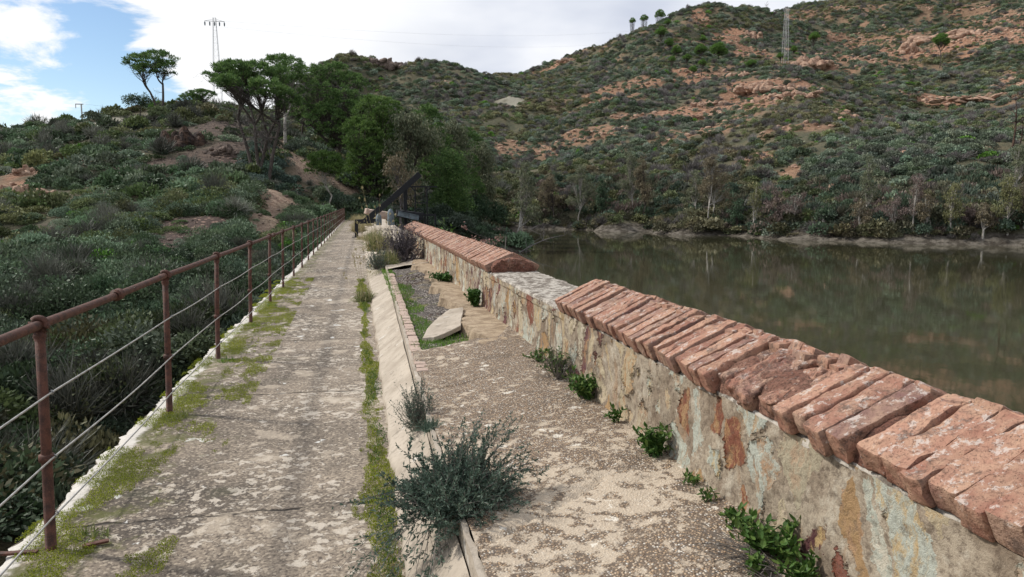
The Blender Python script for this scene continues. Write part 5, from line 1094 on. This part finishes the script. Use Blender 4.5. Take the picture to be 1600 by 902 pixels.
for i in range(430):
    d = rand_unit2(g, 1, .85)[0]; d[2] = abs(d[2])*1.12+.1; b = np.array([g.normal()*.05, g.normal()*.07, 0]); e = b+d*np.array([.25, .24, .235])*g.uniform(.45, 1.04); sprig(b, e, g.normal(size=3)*.015, 100, .017)
for i in range(60):                                                     # low skirt to the right on the slab
    a = g.uniform(-.6, .9); e = np.array([math.cos(a)*g.uniform(.15, .3), math.sin(a)*.25, g.uniform(.02, .09)]); sprig((0, 0, .02), e, (0, 0, .02), 60)
for e, bnd in (((.30, .12, .30), (.02, 0, .03)), ((.25, .1, .33), (-.02, 0, .02)), ((.18, .05, .34), (.02, 0, 0)), ((.10, .1, .35), (.01, 0, 0)), ((.36, .05, .20), (.02, 0, .03)), ((.40, -.02, .14), (0, 0, .04)), ((-.02, .1, .33), (0, 0, 0)), ((.05, .02, .32), (0, 0, 0))):
    for q in range(3): sprig((g.normal()*.02, g.normal()*.02, .05), np.array(e)+g.normal(size=3)*.022, bnd, 80, .017)
for e in ((-.26, -.1, -.05), (-.33, -.04, -.02), (-.38, -.18, -.18), (-.3, -.2, -.16), (-.18, -.25, -.2), (-.1, -.22, -.16), (-.42, .03, .03), (-.2, -.16, -.12), (-.14, -.3, -.22), (-.46, -.1, -.2), (-.24, .05, .04), (-.04, -.16, -.13)):
    for q in range(3): sprig((g.normal()*.03-.02, g.normal()*.03, .03), np.array(e)+g.normal(size=3)*.03, (-.02, -.01, .05), 42, .021, .002, 3)
st.build('stems', LG['stem'], SHB); lf.build('foliage', LG['santo'], SHB)
xm2, ym2, _ = atz(650, 660, .25)
twiggy('small fine stemmed grey green plant with tiny seed heads just behind the large shrub', xm2+.01, ym2+.02, .2, .13, .24, 120, 9, 'stem', .0013, 'santo', 36, name='grey_green_shrub', cat='shrub', ll=.013, up=1.3)
xm3, ym3, _ = atz(672, 672, .3)
tuft('small pale blue grey rosette between the two grey green shrubs', xm3, ym3, .3, 240, .1, 31, 'santo', .8, .3, .05, .004, name='rosette_plant', cat='plant')
# leafy weeds along the parapet foot
def weed(label, x, y, z, n, R, H, ll, seed, m='weed', lean=(-.3, 0), group='green weeds along the parapet foot', nl=10):
    g = np.random.default_rng(seed); T = thing('leafy_weed', label, 'weed', (x, y, z), group); st = MB(); lf = MB()
    for i in range(n):
        a = g.uniform(0, 6.28); e = np.array([math.cos(a)*R*g.uniform(.2, 1)+lean[0]*R, math.sin(a)*R*g.uniform(.2, 1)+lean[1]*R, H*g.uniform(.35, 1)]); b = np.array([g.normal()*.02, g.normal()*R*.3, 0]); cv_ = curve(b, e, (0, 0, .01), 7); st.tube(cv_, np.linspace(.0025, .0012, 7), 4)
        for k in range(nl):
            f_ = .25+.75*(k/(nl-1)); q = f_*5.99; c = cv_[int(q)]*(1-q%1)+cv_[min(6, int(q)+1)]*(q%1); ax_ = rand_unit2(g, 1, .5)[0]; L_ = ll*g.uniform(.6, 1.2); sd = np.cross(ax_, (0, 0, 1)); sd /= np.linalg.norm(sd)+1e-9; nn_ = np.cross(sd, ax_)
            mid_ = [c+ax_*L_*f2+nn_*(-.12*L_*math.sin(f2*3.1)) for f2 in (0, .3, .65, 1)]
            V = [mid_[0], mid_[1]+sd*L_*.27+nn_*L_*.07, mid_[1], mid_[1]-sd*L_*.27+nn_*L_*.07, mid_[2]+sd*L_*.22+nn_*L_*.06, mid_[2], mid_[2]-sd*L_*.22+nn_*L_*.06, mid_[3]]
            lf.add(V, [(0, 2, 1, 1), (0, 3, 2, 2), (1, 2, 5, 4), (2, 3, 6, 5), (4, 5, 7, 7), (5, 6, 7, 7)])
    st.build('stems', LG['fern'], T); lf.build('leaves', LG[m], T); return T
def onledge(px, py): x, y, _ = atz(px, py, .41); return min(x, 1.41), y
for (px, py, n, R, H, ll, lab) in [(1290, 855, 34, .13, .14, .036, 'big bright leafy weed at the parapet foot in the right foreground'), (1225, 815, 14, .07, .09, .03, 'smaller weed just left of the big bright one'), (1340, 895, 16, .1, .1, .035, 'weed at the very bottom beside the stone wall'),
    (1195, 890, 10, .05, .08, .028, 'small weed growing out on the slab near the bottom edge'), (1065, 705, 34, .1, .16, .036, 'dark leafy weed in the middle of the near parapet foot'), (985, 655, 9, .05, .1, .03, 'narrow weed climbing the wall foot between two larger weeds'),
    (925, 618, 50, .14, .16, .035, 'broad green weed at the foot of the far half of the near wall'), (880, 585, 30, .15, .2, .035, 'grey green bushy weed behind the broad green one'), (850, 562, 12, .1, .1, .035, 'low weed at the left end of the weed row'), (1130, 750, 6, .04, .06, .025, 'tiny weed sprig between the dark and the bright weed'), (1155, 775, 5, .04, .05, .025, 'second tiny sprig right of the tiny weed')]:
    x, y = onledge(px, py); weed(lab, x-.03, y, .395, n, R, H, ll, int(px), lean=(-.25, 0))
x, y = onledge(890, 590); twiggy('tangle of grey dry stems among the weeds at the wall foot', x-.08, y, .4, .2, .26, 50, 3, 'stem', .0018, name='dry_plant', cat='dry plant')
x, y = onledge(1330, 880); g = np.random.default_rng(8); mb = MB()
for _ in range(60): s0 = np.array([0, 0, .0])+g.normal(size=3)*np.array([.03, .05, .005]); e = s0+np.array([-g.uniform(.02, .2), g.uniform(-.05, .3), g.uniform(.01, .07)]); mb.tube(curve(s0, e, (0, 0, .02), 5), .0014, 3)
o = mb.build('dry_plant', LG['stem']); o.location = (x-.1, y, .4); tag(o, 'bundle of grey dry stems lying at the foot of the big bright weed', 'dry plant')
for (px, py, n, R, H, lab) in [(765, 475, 60, .1, .2, 'bright green fern like tuft where the wall meets the gravel strip'), (706, 437, 60, .22, .12, 'low dark fern patch on the slab strip beside the wall')]:
    x, y = onledge(px, py); weed(lab, x-.05, y, .39, n, R, H, .05, int(px)+5, 'fern', nl=12)
xs, ys_ = 2.15, 17.5
weed('light green sapling growing up behind the parapet near the dry bush', xs, ys_, .0, 16, .35, 1.25, .13, 91, 'weed', (0, 0), None, 18)
def stalk(label, px, Y, ztop, seed, heads):
    g = np.random.default_rng(seed); d = ray(px, 380); t_ = Y/d[1]; x = d[0]*t_; T = thing('dry_stalk', label, 'dry plant', (x, Y, -.2), 'thin dry stalks behind the parapet'); mb = MB(); st = curve((0, 0, 0), (g.normal()*.1, 0, ztop+.2), (g.normal()*.05, 0, 0), 8); mb.tube(st, .009, 4); hd = MB()
    for _ in range(heads): k = g.integers(4, 8); e = st[k]+np.array([g.normal()*.25, g.normal()*.1, g.uniform(.02, .25)]); mb.tube(curve(st[k], e, (0, 0, -.03), 4), .005, 3); leaves2(g, hd, e+g.normal(size=(14, 3))*.035, rand_unit2(g, 14), .05, .03)
    for v_, f_ in zip(hd.v, hd.f): mb.v.append(v_); mb.f.append(f_+mb.n); mb.m.append(np.ones(len(f_), int))
    mb.build('stems', [LG['stem'], LG['redp']], T)
stalk('branched dry stalk with reddish seed heads behind the far coping', 757, 14, .92, 1, 9); stalk('thin bare dry stalk right of the branched one', 789, 11.5, 1.05, 2, 0); stalk('leaning dry stalk with sparse reddish heads left of the bare one', 745, 15, .75, 3, 5)

# grass, moss: stuff
g = np.random.default_rng(5); mb = MB(); N = 16000; x = g.uniform(.48, 1.3, N); y = g.uniform(6.4, 14.5, N)
m1 = (x < .62+.16*fbm(y*.9, 0, 0, 3, 3)+.05) | ((np.hypot((x-.72)/.45, (y-6.75)/.55)+.4*fbm(x*5, y*5, 0, 3, 4)) < 1) | (np.hypot((x-.68)/.14, (y-9.2)/.5) < 1)
x, y = x[m1], y[m1]; k = len(x); b = np.stack([x, y, bed_z(x, y)], -1); blades(g, mb, b, k, .055, .005, .5, .3, 0); tag(mb.build('green_grass', LG['grass']), 'short bright green grass in the broken part of the ledge', kind='stuff')
g = np.random.default_rng(6); mb = MB(); N = 170000; y = 1.5+14*g.uniform(size=N)**1.4; x = g.uniform(-.12, .26, N); c = .105+.02*fbm(y*1.2, 0, 0, 3, 6); w_ = .065+.04*fbm(y*2.1, 3, 0, 3, 7)
m1 = np.abs(x-c)/np.maximum(w_, .01)+.5*fbm(x*25, y*9, 0, 3, 8) < 1.05; m1 &= (x < .21); x, y = x[m1], y[m1]; k = len(x); hz = .012+.012*fbm(x*20, y*9, 0, 2, 9); b = np.stack([x, y, .004+hz*g.uniform(0, 1, k)], -1); blades(g, mb, b, k, .012, .0035, .7, .2, 0); tag(mb.build('moss', LG['moss']), 'yellow green moss strip along the foot of the bank', kind='stuff')
mb = MB(); N = 7000; y = g.uniform(1.5, 16, N); x = .12+g.normal(size=N)*.035; ok = fbm(x*6, y*1.6, 0, 3, 10) > .0; x, y = x[ok], y[ok]; b = np.stack([x, y, np.full(len(x), .012)], -1); blades(g, mb, b, len(x), .035, .0045, .8, .4, 0); tag(mb.build('green_grass', LG['weed']), 'small green seedlings growing in the moss strip', kind='stuff')
mb = MB(); N = 260000; y = 2.5+13.5*g.uniform(size=N)**1.3; x = g.uniform(-1.6, -.85, N); e_ = x-xl(y)
m1 = (fbm(x*4.5, y*2.6, 0, 6, 12, .68)+.33*np.exp(-((e_-.19)/.14)**2)-.25*smooth(e_, .3, .7)-.5*(e_ < .06) > .2); x, y = x[m1], y[m1]; k = len(x); b = np.stack([x, y, .004+.012*g.uniform(0, 1, k)], -1); blades(g, mb, b, k, .010, .0035, .8, .2, 0); tag(mb.build('moss', LG['moss']), 'yellow green moss patches along the outer edge of the walkway', kind='stuff')
gw = 'small green weeds at the foot of the railing posts'
for i, (px, py, n, L, lab) in enumerate([(265, 655, 160, .07, 'grey green weed around the foot of the second post'), (130, 840, 130, .06, 'sprawling weed at the foot of the nearest post'), (350, 565, 90, .06, 'yellowish green weed at the foot of the third post'), (392, 510, 90, .06, 'small green weed at the foot of the fourth post'), (422, 478, 80, .06, 'small green weed at the foot of the fifth post')]):
    x, y, _ = atz(px, py, 0); tuft(lab, x+.03, y, 0, n, L, 200+i, 'grass' if i > 1 else 'mixg', .95, .5, .09, .006, name='small_weed', cat='weed', group=gw)
mb = MB(); x, y, _ = atz(150, 853, 0); rbox(mb, (x, y, .012), (.055, .012, .006), rotm(.1, -.05, .2), .002, (6, 4, 4), .002, 3); o = mb.build('rusty_strip', MAT['rust'], origin=(x, y, .006)); tag(o, 'short rusty metal strip lying by the foot of the nearest post', 'metal strip')
mb = MB(); x, y, _ = atz(25, 868, 0); rbox(mb, (x, y, .012), (.09, .014, .006), rotm(0, .02, -.05), .002, (6, 4, 4), .002, 3); o = mb.build('rusty_strip', MAT['rust'], origin=(x, y, .006)); tag(o, 'rusty metal strip on the walkway edge left of the nearest post', 'metal strip')
for i, (px, py, lab) in enumerate([(600, 885, 'dry pale flower head stalk rising at the bottom edge by the moss strip'), (695, 865, 'dry flower stalk at the bottom edge in front of the bank')]):
    x, y, _ = atz(px, py, .1); g = np.random.default_rng(i+3); T = thing('dry_flower', lab, 'dry plant', (x, y, .02)); st = MB(); hd = MB()
    for q in range(4): e = np.array([g.normal()*.03, g.normal()*.03, g.uniform(.07, .13)]); st.tube(curve((0, 0, 0), e, (0.005, 0, 0), 5), .0012, 3); leaves2(g, hd, e+g.normal(size=(40, 3))*.005, rand_unit2(g, 40), .008, .005)
    for v_, f_ in zip(hd.v, hd.f): st.v.append(v_); st.f.append(f_+st.n); st.m.append(np.ones(len(f_), int))
    st.build('stems', [LG['stem'], LG['straw']], T)
# shrubs and dark undergrowth around the trees at the end of the dam
gb = np.random.default_rng(55); S_ = []
for px0, px1, D0, D1, n, tint, s0, s1 in ((395, 545, 60, 67, 110, (.13, .17, .1), .5, 1.1), (500, 620, 68, 92, 150, (.09, .12, .085), .8, 1.8), (600, 760, 66, 100, 260, (.085, .115, .08), .8, 1.9), (390, 470, 66, 78, 60, (.14, .19, .16), .7, 1.4), (420, 560, 78, 100, 140, (.1, .12, .09), .8, 1.7), (620, 700, 62.5, 68, 60, (.1, .12, .08), .5, 1.0)):
    px = gb.uniform(px0, px1, n); D = gb.uniform(D0, D1, n); XY = np.array([at(a, b) for a, b in zip(px, D)]); z = height(XY[:, 0], XY[:, 1]); ok = (z > WATER+.3) & (mask(XY[:, 0], XY[:, 1], path, .25, 3, 8) < .25) & ~((XY[:, 1] < 66) & (XY[:, 0] > -3) & (XY[:, 0] < 2.2))
    k = int(ok.sum()); R = gb.uniform(s0, s1, k); S_.append((np.c_[XY[ok], z[ok]-.1], gb.integers(0, 4, k), np.stack([R, R, R*gb.uniform(.9, 1.4, k)], 1), np.array(tint)*gb.uniform(.6, 1.35, (k, 1))*gb.uniform(.93, 1.07, (k, 3))))
scat('undergrowth', *S_)['label'] = 'dark green undergrowth below the trees at the end of the dam'
# taller, darker growth along the foot of the far slope
S_ = []
n = 1300; px = gb.uniform(765, 1700, n); D = np.array([shoreD(a) for a in px])+gb.uniform(1.2, 16, n)**1.0; XY = np.array([at(a, b) for a, b in zip(px, D)]); z = height(XY[:, 0], XY[:, 1]); ok = z > WATER+.45; k = int(ok.sum()); R = gb.uniform(.7, 1.9, k)
S_.append((np.c_[XY[ok], z[ok]-.1], np.where(gb.uniform(size=k) < .25, 9, gb.integers(6, 9, k)), np.stack([R, R, R*gb.uniform(.9, 1.5, k)], 1), np.array([(.12, .16, .12), (.1, .14, .09), (.17, .16, .11), (.2, .15, .13)])[gb.integers(0, 4, k)]*gb.uniform(.6, 1.3, (k, 1))))
scat('undergrowth', *S_)['label'] = 'dense mixed undergrowth along the foot of the far slope'
